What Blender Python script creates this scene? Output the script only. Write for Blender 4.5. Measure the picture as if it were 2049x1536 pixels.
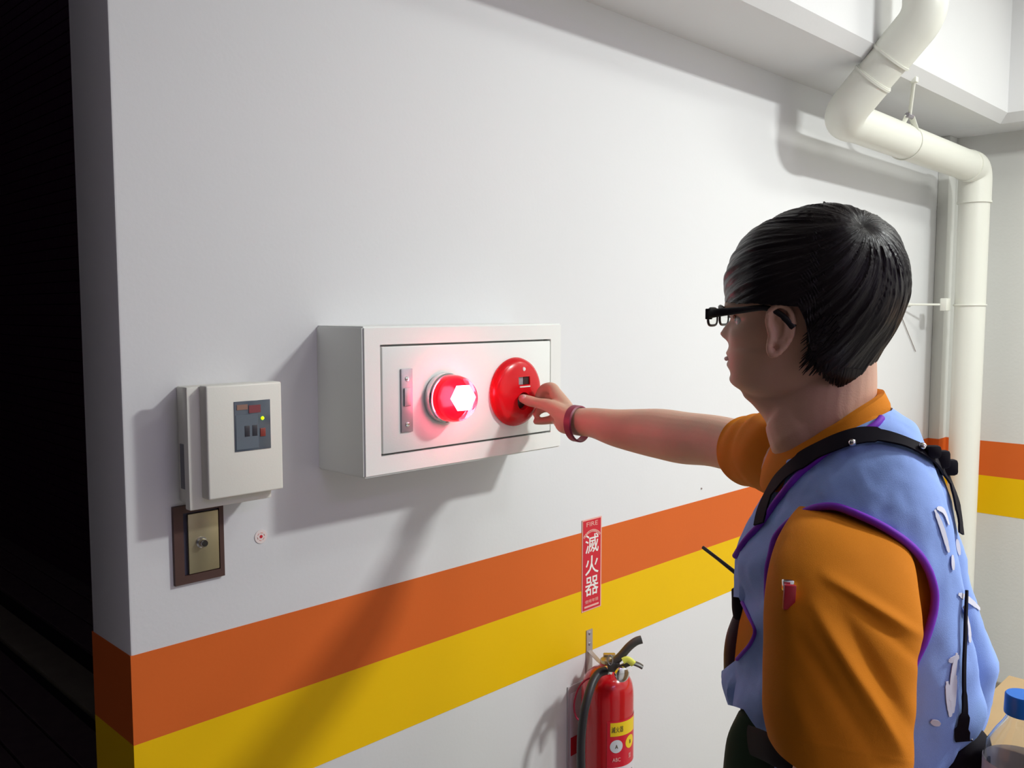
import bpy, bmesh, math, random
import numpy as np
from mathutils import Vector, Matrix, noise
from mathutils.bvhtree import BVHTree

random.seed(7)
SC = bpy.context.scene
COL = SC.collection
for o in list(bpy.data.objects):
    bpy.data.objects.remove(o)

# ------------------------------------------------------------------ camera
F = 1780.0
TH = math.radians(4.7)      # looks down
PHI = math.radians(44.6)    # heading from +x (wall direction)
EYE = 1.6
V = Vector((math.cos(PHI)*math.cos(TH), math.sin(PHI)*math.cos(TH), -math.sin(TH)))
R = Vector((math.sin(PHI), -math.cos(PHI), 0))
U = R.cross(V)
VH = Vector((math.cos(PHI), math.sin(PHI), 0))
CAM = Vector((0, 0, EYE))
cd = bpy.data.cameras.new('camera')
cam = bpy.data.objects.new('camera', cd)
COL.objects.link(cam)
cam.matrix_world = Matrix((( R.x, U.x, -V.x, 0), (R.y, U.y, -V.y, 0), (R.z, U.z, -V.z, EYE), (0, 0, 0, 1)))
cd.sensor_width = 36
cd.lens = 36*F/2049
cd.clip_start = 0.02
SC.camera = cam

# ------------------------------------------------------------------ light
w = bpy.data.worlds.new('world'); SC.world = w; w.use_nodes = True
w.node_tree.nodes['Background'].inputs[0].default_value = (0.35, 0.30, 0.5, 1)
w.node_tree.nodes['Background'].inputs[1].default_value = 0.06
SC.view_settings.view_transform = 'Standard'
SC.view_settings.look = 'None'
SC.view_settings.gamma = 1
SC.view_settings.use_curve_mapping = False
SC.view_settings.exposure = -0.02

def area(name, loc, sx, sy, power, color, target=None):
    l = bpy.data.lights.new(name, 'AREA'); l.shape = 'RECTANGLE'
    l.size = sx; l.size_y = sy; l.energy = power; l.color = color
    o = bpy.data.objects.new(name, l); COL.objects.link(o); o.location = loc
    if target:
        d = Vector(target)-Vector(loc)
        o.rotation_euler = d.to_track_quat('-Z', 'Y').to_euler()
    return o
area('ceiling_light_main', (2.35, -0.85, 2.93), 0.32, 0.22, 82, (0.96, 1.0, 0.975))
area('fill_light_near', (1.55, -0.15, 2.93), 0.35, 0.25, 5, (0.96, 1.0, 0.975))  # added fill light to brighten the man's shoulders
area('ceiling_light_far', (3.2, 0.0, 2.93), 0.45, 0.30, 11, (0.98, 1.0, 0.93))
area('fill_light_rear', (0.3, -2.0, 2.93), 1.3, 0.5, 14, (0.70, 0.52, 1.0))  # added violet fill behind the camera, tints the shadows

# ------------------------------------------------------------------ helpers
def P(px, py, t):
    """point seen at pixel (px,py) of the 2049x1536 frame, depth t metres along the lens axis"""
    return CAM + (V + R*((px-1024.5)/F) - U*((py-768)/F))*t

def onY(px, py, y):
    d = P(px, py, 1)-CAM
    return CAM + d*(y/d.y)

def mat(name, col, rough=0.5, metal=0.0, spec=0.5, var=0.0, vscale=8, bump=0.0, bscale=200,
        emit=None, estr=0, trans=0, ior=1.45, sss=0, aniso=None, coat=0, alpha=1):
    m = bpy.data.materials.new(name); m.use_nodes = True
    nt = m.node_tree; b = nt.nodes['Principled BSDF']
    c = (*col, 1) if len(col) == 3 else col
    b.inputs['Base Color'].default_value = c
    b.inputs['Roughness'].default_value = rough
    b.inputs['Metallic'].default_value = metal
    b.inputs['Specular IOR Level'].default_value = spec
    b.inputs['IOR'].default_value = ior
    b.inputs['Transmission Weight'].default_value = trans
    b.inputs['Coat Weight'].default_value = coat
    b.inputs['Alpha'].default_value = alpha
    if sss:
        b.inputs['Subsurface Weight'].default_value = sss
        b.inputs['Subsurface Radius'].default_value = (0.012, 0.004, 0.002)
        b.inputs['Subsurface Scale'].default_value = 1.0
    if emit:
        b.inputs['Emission Color'].default_value = (*emit, 1)
        b.inputs['Emission Strength'].default_value = estr
    tc = nt.nodes.new('ShaderNodeTexCoord')
    if var > 0:
        n = nt.nodes.new('ShaderNodeTexNoise'); n.inputs['Scale'].default_value = vscale
        n.inputs['Detail'].default_value = 5
        nt.links.new(tc.outputs['Object'], n.inputs['Vector'])
        mx = nt.nodes.new('ShaderNodeMix'); mx.data_type = 'RGBA'
        mx.inputs[6].default_value = tuple(x*(1-var) for x in c[:3]) + (1,)
        mx.inputs[7].default_value = tuple(min(1, x*(1+var)) for x in c[:3]) + (1,)
        nt.links.new(n.outputs['Fac'], mx.inputs[0])
        nt.links.new(mx.outputs[2], b.inputs['Base Color'])
    if bump > 0:
        n2 = nt.nodes.new('ShaderNodeTexNoise'); n2.inputs['Scale'].default_value = bscale
        n2.inputs['Detail'].default_value = 4
        nt.links.new(tc.outputs['Object'], n2.inputs['Vector'])
        bp = nt.nodes.new('ShaderNodeBump'); bp.inputs['Strength'].default_value = bump
        bp.inputs['Distance'].default_value = 0.002
        nt.links.new(n2.outputs['Fac'], bp.inputs['Height'])
        nt.links.new(bp.outputs['Normal'], b.inputs['Normal'])
    return m

class Thing:
    """an Empty at the thing's base; parts are given in world coordinates"""
    def __init__(s, name, label, cat, loc, group=None):
        o = bpy.data.objects.new(name, None); COL.objects.link(o)
        o.empty_display_size = 0.05
        o.location = loc; o['label'] = label; o['category'] = cat
        if group: o['group'] = group
        s.o = o; s.loc = Vector(loc)

def link(name, me, material, parent=None, label=None, smooth=True):
    """parent: None, Thing, or (Thing, partobject)"""
    o = bpy.data.objects.new(name, me); COL.objects.link(o)
    off = Vector((0, 0, 0))
    if isinstance(parent, Thing):
        o.parent = parent.o; off = parent.loc
    elif isinstance(parent, tuple):
        o.parent = parent[1]; off = parent[0].loc if parent[0] else off
    elif parent is not None:
        o.parent = parent
    if off.length: me.transform(Matrix.Translation(-off))
    if material:
        if isinstance(material, (list, tuple)):
            for m in material: me.materials.append(m)
        elif not me.materials: me.materials.append(material)
    if smooth:
        me.polygons.foreach_set('use_smooth', [True]*len(me.polygons))
        try: me.set_sharp_from_angle(angle=math.radians(38))
        except Exception: pass
    if label: o['label'] = label
    return o

def me_data(vs, fs, name='m'):
    me = bpy.data.meshes.new(name); me.from_pydata([tuple(v) for v in vs], [], fs); me.update()
    return me

def bm_me(bm, name='m'):
    bmesh.ops.recalc_face_normals(bm, faces=bm.faces)
    me = bpy.data.meshes.new(name); bm.to_mesh(me); bm.free(); return me

def box(x0, x1, y0, y1, z0, z1, bev=0.0, seg=2):
    bm = bmesh.new(); bmesh.ops.create_cube(bm, size=1)
    for v in bm.verts:
        v.co = Vector(((x0+x1)/2+v.co.x*(x1-x0), (y0+y1)/2+v.co.y*(y1-y0), (z0+z1)/2+v.co.z*(z1-z0)))
    if bev: bmesh.ops.bevel(bm, geom=bm.edges[:], offset=bev, segments=seg, affect='EDGES', profile=0.5)
    return bm_me(bm)

def obox(c, ax, ay, az, hx, hy, hz, bev=0.0, seg=2):
    """oriented box"""
    bm = bmesh.new(); bmesh.ops.create_cube(bm, size=2)
    for v in bm.verts:
        v.co = Vector((v.co.x*hx, v.co.y*hy, v.co.z*hz))
    if bev: bmesh.ops.bevel(bm, geom=bm.edges[:], offset=bev, segments=seg, affect='EDGES', profile=0.5)
    c = Vector(c)
    for v in bm.verts: v.co = c + ax*v.co.x + ay*v.co.y + az*v.co.z
    return bm_me(bm)

def frames(pts):
    pts = [Vector(p) for p in pts]; T = []
    for i in range(len(pts)):
        a = pts[max(i-1, 0)]; b = pts[min(i+1, len(pts)-1)]
        T.append((b-a).normalized())
    up = Vector((0, 0, 1)) if abs(T[0].z) < 0.9 else Vector((1, 0, 0))
    n = (up - T[0]*up.dot(T[0])).normalized(); N = [n]
    for i in range(1, len(pts)):
        n = N[-1] - T[i]*N[-1].dot(T[i]); N.append(n.normalized())
    return pts, T, N

def tube(pts, rad, seg=16, cap=True, closed=False, flat=None, rnd=False):
    """rad: float, list, or list of (r1,r2)"""
    pts, T, N = frames(pts); n = len(pts); vs = []; fs = []
    if closed:
        T = []
        for i in range(n): T.append((pts[(i+1) % n]-pts[i-1]).normalized())
        nn = [N[0]-T[0]*N[0].dot(T[0])]; nn[0].normalize()
        for i in range(1, n):
            q = nn[-1]-T[i]*nn[-1].dot(T[i]); nn.append(q.normalized())
        N = nn
    for i in range(n):
        r = rad[i] if isinstance(rad, (list, tuple)) else rad
        r1, r2 = r if isinstance(r, (list, tuple)) else (r, r)
        B = T[i].cross(N[i])
        for k in range(seg):
            a = 2*math.pi*k/seg
            vs.append(pts[i]+N[i]*r1*math.cos(a)+B*r2*math.sin(a))
    for i in range(n if closed else n-1):
        j = (i+1) % n
        for k in range(seg):
            k2 = (k+1) % seg
            fs.append((i*seg+k, i*seg+k2, j*seg+k2, j*seg+k))
    if cap and not closed:
        if rnd:
            for end in (0, n-1):
                r = rad[end] if isinstance(rad, (list, tuple)) else rad
                r1 = r[0] if isinstance(r, (list, tuple)) else r
                sgn = -1 if end == 0 else 1
                base = end*seg
                prev = list(range(base, base+seg))
                for q in (0.45, 0.8):
                    ring = []
                    for k in range(seg):
                        p = vs[base+k]; c = pts[end]
                        vs.append(c+(p-c)*math.sqrt(1-q*q)+T[end]*sgn*r1*q); ring.append(len(vs)-1)
                    for k in range(seg):
                        k2 = (k+1) % seg
                        f = (prev[k], prev[k2], ring[k2], ring[k])
                        fs.append(f if sgn > 0 else f[::-1])
                    prev = ring
                vs.append(pts[end]+T[end]*sgn*r1); t = len(vs)-1
                for k in range(seg):
                    f = (prev[k], prev[(k+1) % seg], t)
                    fs.append(f if sgn > 0 else f[::-1])
        else:
            fs.append(tuple(range(seg))[::-1]); fs.append(tuple((n-1)*seg+k for k in range(seg)))
    return vs, fs

def tube_me(*a, **k):
    vs, fs = tube(*a, **k); me = me_data(vs, fs)
    bm = bmesh.new(); bm.from_mesh(me); bmesh.ops.recalc_face_normals(bm, faces=bm.faces); bm.to_mesh(me); bm.free()
    return me

def spline(pts, n=8, closed=False):
    """Catmull-Rom through points (tuples of any length)"""
    pts = [np.array(p, float) for p in pts]; out = []
    m = len(pts)
    rng = range(m) if closed else range(m-1)
    for i in rng:
        if closed: p0, p1, p2, p3 = pts[i-1], pts[i], pts[(i+1) % m], pts[(i+2) % m]
        else: p0, p1, p2, p3 = pts[max(i-1, 0)], pts[i], pts[i+1], pts[min(i+2, m-1)]
        for k in range(n):
            t = k/n
            out.append(0.5*((2*p1)+(-p0+p2)*t+(2*p0-5*p1+4*p2-p3)*t*t+(-p0+3*p1-3*p2+p3)*t**3))
    if not closed: out.append(pts[-1])
    return out

def lathe(prof, c, axis=Vector((0, 0, 1)), seg=40, cap=True):
    """prof: list of (r, h) along axis from c"""
    axis = Vector(axis).normalized()
    a = Vector((1, 0, 0)) if abs(axis.x) < 0.8 else Vector((0, 0, 1))
    n = (a-axis*a.dot(axis)).normalized(); b = axis.cross(n); c = Vector(c)
    vs = []; fs = []
    for r, h in prof:
        for k in range(seg):
            t = 2*math.pi*k/seg
            vs.append(c+axis*h+n*r*math.cos(t)+b*r*math.sin(t))
    for i in range(len(prof)-1):
        for k in range(seg):
            k2 = (k+1) % seg
            fs.append((i*seg+k, i*seg+k2, (i+1)*seg+k2, (i+1)*seg+k))
    if cap:
        fs.append(tuple(range(seg))[::-1]); fs.append(tuple((len(prof)-1)*seg+k for k in range(seg)))
    me = me_data(vs, fs)
    bm = bmesh.new(); bm.from_mesh(me)
    bmesh.ops.remove_doubles(bm, verts=bm.verts, dist=1e-6)
    bmesh.ops.recalc_face_normals(bm, faces=bm.faces); bm.to_mesh(me); bm.free()
    return me

def join_me(meshes):
    vs = []; fs = []
    for me in meshes:
        b = len(vs)
        vs += [v.co.copy() for v in me.vertices]
        fs += [tuple(b+i for i in p.vertices) for p in me.polygons]
    return me_data(vs, fs)

def eval_me(me, setup):
    """apply modifiers set up by setup(obj) and give the resulting mesh"""
    o = bpy.data.objects.new('tmp', me); COL.objects.link(o); setup(o)
    bpy.context.view_layer.update()
    dg = bpy.context.evaluated_depsgraph_get()
    m = bpy.data.meshes.new_from_object(o.evaluated_get(dg))
    bpy.data.objects.remove(o)
    return m

def text_me(s, size, ext=0.0003, space=1.0):
    cu = bpy.data.curves.new('t', 'FONT'); cu.body = s; cu.size = size; cu.extrude = ext
    cu.align_x = 'CENTER'; cu.align_y = 'CENTER'; cu.space_character = space; cu.resolution_u = 3
    o = bpy.data.objects.new('t', cu); COL.objects.link(o)
    bpy.context.view_layer.update()
    dg = bpy.context.evaluated_depsgraph_get()
    m = bpy.data.meshes.new_from_object(o.evaluated_get(dg))
    bpy.data.objects.remove(o)
    return m

def place_text(me, c, right, up, sx=1.0, sy=1.0):
    """fit text mesh on a plane: centre c"""
    right = Vector(right); up = Vector(up); n = right.cross(up)
    xs = [v.co.x for v in me.vertices] or [0]; ys = [v.co.y for v in me.vertices] or [0]
    cx = (min(xs)+max(xs))/2; cy = (min(ys)+max(ys))/2
    for v in me.vertices:
        p = v.co.copy()
        v.co = Vector(c)+right*(p.x-cx)*sx+up*(p.y-cy)*sy+n*p.z
    me.update()
    return me

def structure(o): o['kind'] = 'structure'; return o

# ------------------------------------------------------------------ materials
M = {}
M['wall'] = mat('painted_plaster', (0.78, 0.78, 0.785), 0.55, var=0.03, vscale=1.6, bump=0.09, bscale=120, spec=0.25)
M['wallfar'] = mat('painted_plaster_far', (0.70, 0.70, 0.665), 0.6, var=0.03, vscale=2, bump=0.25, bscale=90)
M['orange'] = mat('orange_paint', (0.66, 0.13, 0.022), 0.5, var=0.05, vscale=4, bump=0.09, bscale=120, spec=0.2)
M['yellow'] = mat('yellow_paint', (0.82, 0.50, 0.002), 0.5, var=0.04, vscale=4, bump=0.09, bscale=120, spec=0.2)
M['ceil'] = mat('ceiling_paint', (0.8, 0.79, 0.75), 0.8, bump=0.2, bscale=60)
M['floor'] = mat('floor_epoxy', (0.36, 0.35, 0.32), 0.4, var=0.08, vscale=3)
M['base'] = mat('baseboard_paint', (0.30, 0.26, 0.20), 0.5, var=0.06)
M['plank'] = mat('dark_deck_wood', (0.12, 0.08, 0.07), 0.7, var=0.3, vscale=12)
M['drain'] = mat('drain_concrete', (0.25, 0.23, 0.13), 0.8, var=0.2)
M['tile'] = mat('dark_brown_tile', (0.07, 0.025, 0.045), 0.6, var=0.2, spec=0.25)
M['grout'] = mat('dark_grout', (0.008, 0.005, 0.006), 0.9)
M['boxw'] = mat('enamel_white', (0.84, 0.86, 0.83), 0.35, bump=0.06, bscale=400)
M['sbox'] = mat('beige_plastic', (0.78, 0.77, 0.70), 0.4, bump=0.05, bscale=400)
M['gap'] = mat('dark_gap', (0.12, 0.11, 0.10), 0.8)
M['steel'] = mat('brushed_steel', (0.36, 0.34, 0.37), 0.55, 0.8, var=0.2, vscale=60)
M['chrome'] = mat('chrome', (0.75, 0.75, 0.76), 0.12, 1.0)
M['redpl'] = mat('glossy_red_plastic', (0.66, 0.005, 0.012), 0.25, spec=0.35, coat=0.1)
M['redglass'] = mat('red_lens', (1.0, 0.10, 0.16), 0.08, trans=0.9, ior=1.25, emit=(1, 0.0, 0.06), estr=0.22)
M['glow'] = mat('strobe_glow', (1, 1, 1), 0.5, emit=(1, 0.45, 0.60), estr=36)
M['black'] = mat('black_plastic', (0.012, 0.010, 0.012), 0.35)
M['hole'] = mat('dark_recess', (0.03, 0.004, 0.004), 0.6)
M['pipe'] = mat('cream_pvc', (0.80, 0.80, 0.72), 0.38, var=0.03, vscale=5)
M['brass'] = mat('aged_brass_plate', (0.40, 0.35, 0.22), 0.38, 0.75, var=0.12, vscale=30)
M['woodfr'] = mat('dark_brown_frame', (0.075, 0.035, 0.028), 0.5, var=0.35, vscale=20)
M['white'] = mat('white_print', (0.82, 0.80, 0.76), 0.5)
M['signred'] = mat('sign_red', (0.60, 0.012, 0.03), 0.35)
M['signpink'] = mat('sign_border', (0.80, 0.42, 0.36), 0.4)
M['extred'] = mat('extinguisher_red', (0.50, 0.004, 0.010), 0.2, coat=0.5)
M['rubber'] = mat('black_rubber', (0.02, 0.018, 0.022), 0.45)
M['lever'] = mat('dark_grey_metal', (0.10, 0.095, 0.09), 0.4, 0.6)
M['yellab'] = mat('yellow_label', (0.80, 0.56, 0.01), 0.4)
M['ink'] = mat('dark_ink', (0.10, 0.08, 0.03), 0.6)
M['pinkpr'] = mat('faded_print', (0.78, 0.45, 0.42), 0.5)
M['paper'] = mat('card_white', (0.72, 0.70, 0.76), 0.5)
M['bframe'] = mat('clear_holder', (0.5, 0.46, 0.48), 0.3)
M['galv'] = mat('galvanised_strip', (0.42, 0.36, 0.35), 0.45, 0.6)
M['window'] = mat('smoked_window', (0.10, 0.12, 0.15), 0.12, var=0.2, vscale=30)
M['led'] = mat('green_led', (0.4, 1, 0.0), 0.4, emit=(0.45, 1.0, 0.0), estr=3.0)
M['skin'] = mat('skin', (0.62, 0.37, 0.265), 0.5, sss=0.15, var=0.06, vscale=25, bump=0.12, bscale=500, spec=0.35)
M['nail'] = mat('nail', (0.72, 0.45, 0.40), 0.3)
M['lip'] = mat('lip', (0.45, 0.16, 0.14), 0.45)
M['polo'] = mat('orange_cotton', (0.60, 0.19, 0.007), 0.85, var=0.05, vscale=14, bump=0.25, bscale=1400, spec=0.2)
M['vest'] = mat('light_blue_cotton', (0.30, 0.44, 0.86), 0.85, var=0.07, vscale=12, bump=0.25, bscale=1300, spec=0.2)
M['purple'] = mat('purple_piping', (0.20, 0.02, 0.50), 0.7)
M['print'] = mat('white_vest_print', (0.72, 0.72, 0.82), 0.6)
M['strap'] = mat('black_webbing', (0.008, 0.006, 0.011), 0.8, spec=0.2)
M['trouser'] = mat('olive_grey_trousers', (0.055, 0.06, 0.05), 0.85)
M['shoe'] = mat('black_shoe', (0.015, 0.015, 0.015), 0.5)
M['green'] = mat('green_cloth', (0.02, 0.045, 0.022), 0.8)
M['maroon'] = mat('maroon_band', (0.22, 0.008, 0.045), 0.45)
M['darkmaroon'] = mat('dark_maroon_case', (0.05, 0.012, 0.02), 0.4)
M['eye'] = mat('eyeball', (0.8, 0.78, 0.76), 0.15)
M['iris'] = mat('iris', (0.02, 0.012, 0.01), 0.15)
M['cap'] = mat('blue_cap', (0.01, 0.16, 0.62), 0.35)
M['card'] = mat('cardboard', (0.42, 0.29, 0.15), 0.8, var=0.06, vscale=10)
M['tablew'] = mat('table_white', (0.6, 0.58, 0.52), 0.5)
M['lampface'] = mat('lamp_diffuser', (0.9, 0.9, 0.9), 0.5)

def hair_mat():
    m = bpy.data.materials.new('black_hair'); m.use_nodes = True
    nt = m.node_tree; b = nt.nodes['Principled BSDF']
    b.inputs['Base Color'].default_value = (0.012, 0.008, 0.010, 1)
    b.inputs['Roughness'].default_value = 0.36
    b.inputs['Specular IOR Level'].default_value = 0.20
    uv = nt.nodes.new('ShaderNodeUVMap'); uv.uv_map = 'flow'
    mp = nt.nodes.new('ShaderNodeMapping'); mp.inputs['Scale'].default_value = (60, 2.2, 1)
    n = nt.nodes.new('ShaderNodeTexNoise'); n.inputs['Scale'].default_value = 1.6; n.inputs['Detail'].default_value = 6
    bp = nt.nodes.new('ShaderNodeBump'); bp.inputs['Strength'].default_value = 0.9; bp.inputs['Distance'].default_value = 0.003
    cr = nt.nodes.new('ShaderNodeMix'); cr.data_type = 'RGBA'
    cr.inputs[6].default_value = (0.003, 0.002, 0.004, 1); cr.inputs[7].default_value = (0.014, 0.009, 0.009, 1)
    nt.links.new(uv.outputs[0], mp.inputs[0]); nt.links.new(mp.outputs[0], n.inputs['Vector'])
    nt.links.new(n.outputs['Fac'], bp.inputs['Height']); nt.links.new(bp.outputs[0], b.inputs['Normal'])
    nt.links.new(n.outputs['Fac'], cr.inputs[0]); nt.links.new(cr.outputs[2], b.inputs['Base Color'])
    return m
M['hair'] = hair_mat()

def glass_mat(name, col, rough=0.02, ior=1.45):
    m = bpy.data.materials.new(name); m.use_nodes = True
    nt = m.node_tree; b = nt.nodes['Principled BSDF']
    b.inputs['Base Color'].default_value = (*col, 1); b.inputs['Roughness'].default_value = rough
    b.inputs['Transmission Weight'].default_value = 1; b.inputs['IOR'].default_value = ior
    return m
M['lens'] = glass_mat('spectacle_lens', (0.97, 0.98, 0.95), 0.0, 1.05)
M['pet'] = glass_mat('clear_pet', (0.97, 0.98, 0.99), 0.02, 1.35)

# ------------------------------------------------------------------ the room
WY = 1.335; WX0 = 0.5285; FX = 3.88
ZO = (0.936, 1.077); ZY = (0.781, 0.936)
wb = structure(link('wall_back', box(WX0, FX, WY, WY+0.152, 0, 3.0, 0.004), M['wall']))
def stripe(parent, name, m, x0, x1, y0, y1, z):
    link(name, box(x0, x1, y0, y1, z[0], z[1]), m, parent)
# painted bands: front face and the end face of the wall
def lband(name, m, z):
    e = 0.0008
    vs = [(FX-0.001, WY-e, 0), (WX0-e, WY-e, 0), (WX0-e, WY+0.153, 0), (WX0+0.01, WY+0.153, 0), (WX0+0.01, WY+0.01, 0), (FX-0.001, WY+0.01, 0)]
    bm = bmesh.new(); vv = [bm.verts.new((x, y, z[0])) for x, y, _ in vs]; f = bm.faces.new(vv)
    r = bmesh.ops.extrude_face_region(bm, geom=[f])
    for v in r['geom']:
        if isinstance(v, bmesh.types.BMVert): v.co.z = z[1]
    link(name, bm_me(bm), m, wb, smooth=False)
lband('orange_stripe', M['orange'], ZO); lband('yellow_stripe', M['yellow'], ZY)
wr = structure(link('wall_right', box(FX, FX+0.12, -2.6, WY+0.152, 0, 3.0), M['wallfar']))
stripe(wr, 'orange_stripe', M['orange'], FX-0.0008, FX+0.01, -2.59, WY-0.001, ZO)
stripe(wr, 'yellow_stripe', M['yellow'], FX-0.0008, FX+0.01, -2.59, WY-0.001, ZY)
structure(link('baseboard_right', box(FX-0.012, FX, -2.59, WY-0.013, 0, 0.10, 0.003), M['base']))
structure(link('baseboard_back', box(WX0, FX-0.0001, WY-0.012, WY, 0, 0.10, 0.003), M['base']))
structure(link('wall_front', box(-2.8, FX, -2.72, -2.6, 0, 3.0), M['wall']))
structure(link('wall_left', box(-2.92, -2.8, -2.72, WY+0.152, 0, 3.0), mat('dark_left_wall', (0.12, 0.11, 0.12), 0.8)))
structure(link('floor', box(-2.8, FX, -2.6, WY, -0.1, 0), M['floor']))
structure(link('ceiling', box(-2.92, FX+0.12, -2.72, WY+0.152, 3.0, 3.12), M['ceil']))
# downstand beams with chamfered lower edge
def beam(name, prof, a, b, axis):
    bm = bmesh.new(); r0 = []; r1 = []
    for (q, z) in prof:
        p0 = (a, q, z) if axis == 'x' else (q, a, z)
        p1 = (b, q, z) if axis == 'x' else (q, b, z)
        r0.append(bm.verts.new(p0)); r1.append(bm.verts.new(p1))
    n = len(prof)
    for i in range(n):
        j = (i+1) % n; bm.faces.new((r0[i], r0[j], r1[j], r1[i]))
    bm.faces.new(r0); bm.faces.new(r1[::-1])
    return structure(link(name, bm_me(bm), M['wall'], smooth=False))
beam('trim_1', [(WY, 2.296), (1.083, 2.296), (1.052, 2.328), (1.052, 3.0), (WY, 3.0)], WX0, FX, 'x')
beam('trim_2', [(FX, 2.2955), (3.70, 2.2955), (3.67, 2.328), (3.67, 3.0), (FX, 3.0)], -2.6, 1.25, 'y')
# narrow box strip in the room corner, painted with the same bands
corner_strip = structure(link('trim_3', box(3.80, FX, 1.292, WY, 0, 2.296, 0.003), M['wallfar']))

stripe(corner_strip, 'orange_stripe', M['orange'], 3.7992, FX-0.001, 1.2912, WY-0.001, ZO)
stripe(corner_strip, 'yellow_stripe', M['yellow'], 3.7992, FX-0.001, 1.2912, WY-0.001, ZY)
# outside: dark tiled wall and decking beyond the end of the wall
TX = 1.88
dt = structure(link('wall_outside', box(TX+0.008, TX+0.2, WY+0.152, 8.2, 0, 4.2), M['grout'], smooth=False))
tme = box(0, 0.009, 0, 0.227, 0, 0.060, 0.002, 1)
tme.materials.append(M['tile'])
cells = []
for j in range(64):
    for i in range(29):
        y = 1.50+i*0.232 + (0.116 if j % 2 else 0); z = 0.003+j*0.0655
        cells.append((y, z))
def vis(c):
    q = Vector((TX, c[0]+0.11, c[1]+0.03))-CAM; t = q.dot(V)
    return -20 < 1024.5+F*q.dot(R)/t < 195 and -20 < 768-F*q.dot(U)/t < 1556
seen = sorted([c for c in cells if vis(c)])[:300]; ss = set(seen)
for k, (y, z) in enumerate(seen):
    o = bpy.data.objects.new('wall_tile', tme); COL.objects.link(o); o.parent = dt; o.location = (TX, y, z)
vs = []; fs = []
for (y, z) in cells:
    if (y, z) in ss: continue
    b = len(vs); x = TX+0.001
    vs += [(x, y, z), (x, y+0.227, z), (x, y+0.227, z+0.06), (x, y, z+0.06), (x+0.008, y, z), (x+0.008, y+0.227, z), (x+0.008, y+0.227, z+0.06), (x+0.008, y, z+0.06)]
    fs += [(b, b+3, b+2, b+1), (b, b+1, b+5, b+4), (b+3, b+7, b+6, b+2), (b, b+4, b+7, b+3), (b+1, b+2, b+6, b+5)]
o = link('wall_tiles_remaining', me_data(vs, fs), M['tile'], dt, smooth=False); o['kind'] = 'stuff'
structure(link('wall_outside_end', box(-3.6, TX+0.2, 8.2, 8.3, 0, 4.2), M['grout'], smooth=False))
gr = structure(link('floor_outside', box(-2.8, TX+0.008, WY+0.0, 8.2, -0.1, -0.022), M['grout']))
pme = box(0, 0.132, 0, 6.6, -0.022, 0.0, 0.003, 1); pme.materials.append(M['plank'])
x = -2.75; k = 0
while x < 1.86:
    if not (1.13 < x < 1.42):
        o = bpy.data.objects.new('deck_plank', pme); COL.objects.link(o); o.parent = gr; o.location = (x, 1.5, 0)
    x += 0.142
link('drain_cover', box(1.265, 1.415, 1.5, 8.1, -0.022, 0.004, 0.003), M['drain'], gr)

# ceiling lamps (fixtures); the near and rear ones are added for fill
for (x, y, sx, sy, lb) in ((2.35, -0.85, 0.55, 0.35, 'white square ceiling lamp in front of the beam'),
                       (1.55, -0.15, 0.55, 0.35, 'white square fill lamp added above the man'),
                       (3.2, 0.0, 0.55, 0.35, 'white square ceiling lamp near the drain pipe corner'),
                       (0.3, -2.0, 1.4, 0.6, 'wide white fill lamp added behind the viewer')):
    t = Thing('ceiling_lamp', lb, 'lamp', (x, y, 3.0))
    link('lamp_frame', box(x-sx/2, x+sx/2, y-sy/2, y+sy/2, 2.94, 2.999, 0.004), M['lampface'], t)

# ------------------------------------------------------------------ drain pipe
pr = 0.0545
t = Thing('drain_pipe', 'cream plastic drain pipe bending from the beam along the wall and down the corner', 'pipe', (3.69, 1.16, 0))
A0 = Vector((2.52, 0.935, 3.0)); A1 = Vector((2.52, 0.935, 2.385)); A2 = Vector((2.52, 1.16, 2.152)); A3 = Vector((3.69, 1.16, 2.140)); A4 = Vector((3.69, 1.16, 0.0))
def arc(a, b, c, rad, n=10):
    """rounded corner at b between a and c"""
    d1 = (a-b).normalized(); d2 = (c-b).normalized(); ang = d1.angle(d2)
    l = rad/math.tan(ang/2); p = b+d1*l; q = b+d2*l
    out = []
    for i in range(n+1):
        s = i/n
        out.append(p*(1-s)**2+b*2*s*(1-s)+q*s*s)
    return out
c1 = arc(A0, A1, A2, 0.09); c2 = arc(A1, A2, A3, 0.055, 12); c3 = arc(A2, A3, A4, 0.055, 12)
up_pipe = link('upper_pipe', tube_me([A0]+c1+[A1.lerp(A2, 0.40)], [pr+0.003]*(len(c1)+2), 40), M['pipe'], t)
link('slanted_pipe', tube_me([A1.lerp(A2, 0.36), A1.lerp(A2, 0.62)], pr, 40), M['pipe'], t)
link('lower_elbow', tube_me([A1.lerp(A2, 0.58)]+c2+[c2[-1]+Vector((0.03, 0, 0))], pr+0.003, 40), M['pipe'], t)
link('horizontal_pipe', tube_me([c2[-1]+Vector((0.02, 0, 0)), c3[0]-Vector((0.03, 0, 0))], pr, 40), M['pipe'], t)
link('corner_elbow', tube_me([c3[0]-Vector((0.045, 0, 0))]+c3+[c3[-1]-Vector((0, 0, 0.07))], pr+0.004, 40), M['pipe'], t)
link('vertical_pipe', tube_me([c3[-1]-Vector((0, 0, 0.06)), A4+Vector((0, 0, 0.001))], pr, 40), M['pipe'], t)
for s in (0.385, 0.60):
    p = A1.lerp(A2, s); d = (A2-A1).normalized()
    link('coupling_rim', tube_me([p-d*0.003, p+d*0.003], pr+0.0055, 40), M['pipe'], t)
link('coupling_rim', tube_me([c3[-1]-Vector((0, 0, 0.07)), c3[-1]-Vector((0, 0, 0.077))], pr+0.0065, 40), M['pipe'], t)

RX = Vector((1, 0, 0)); RY = Vector((0, 1, 0))
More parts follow.
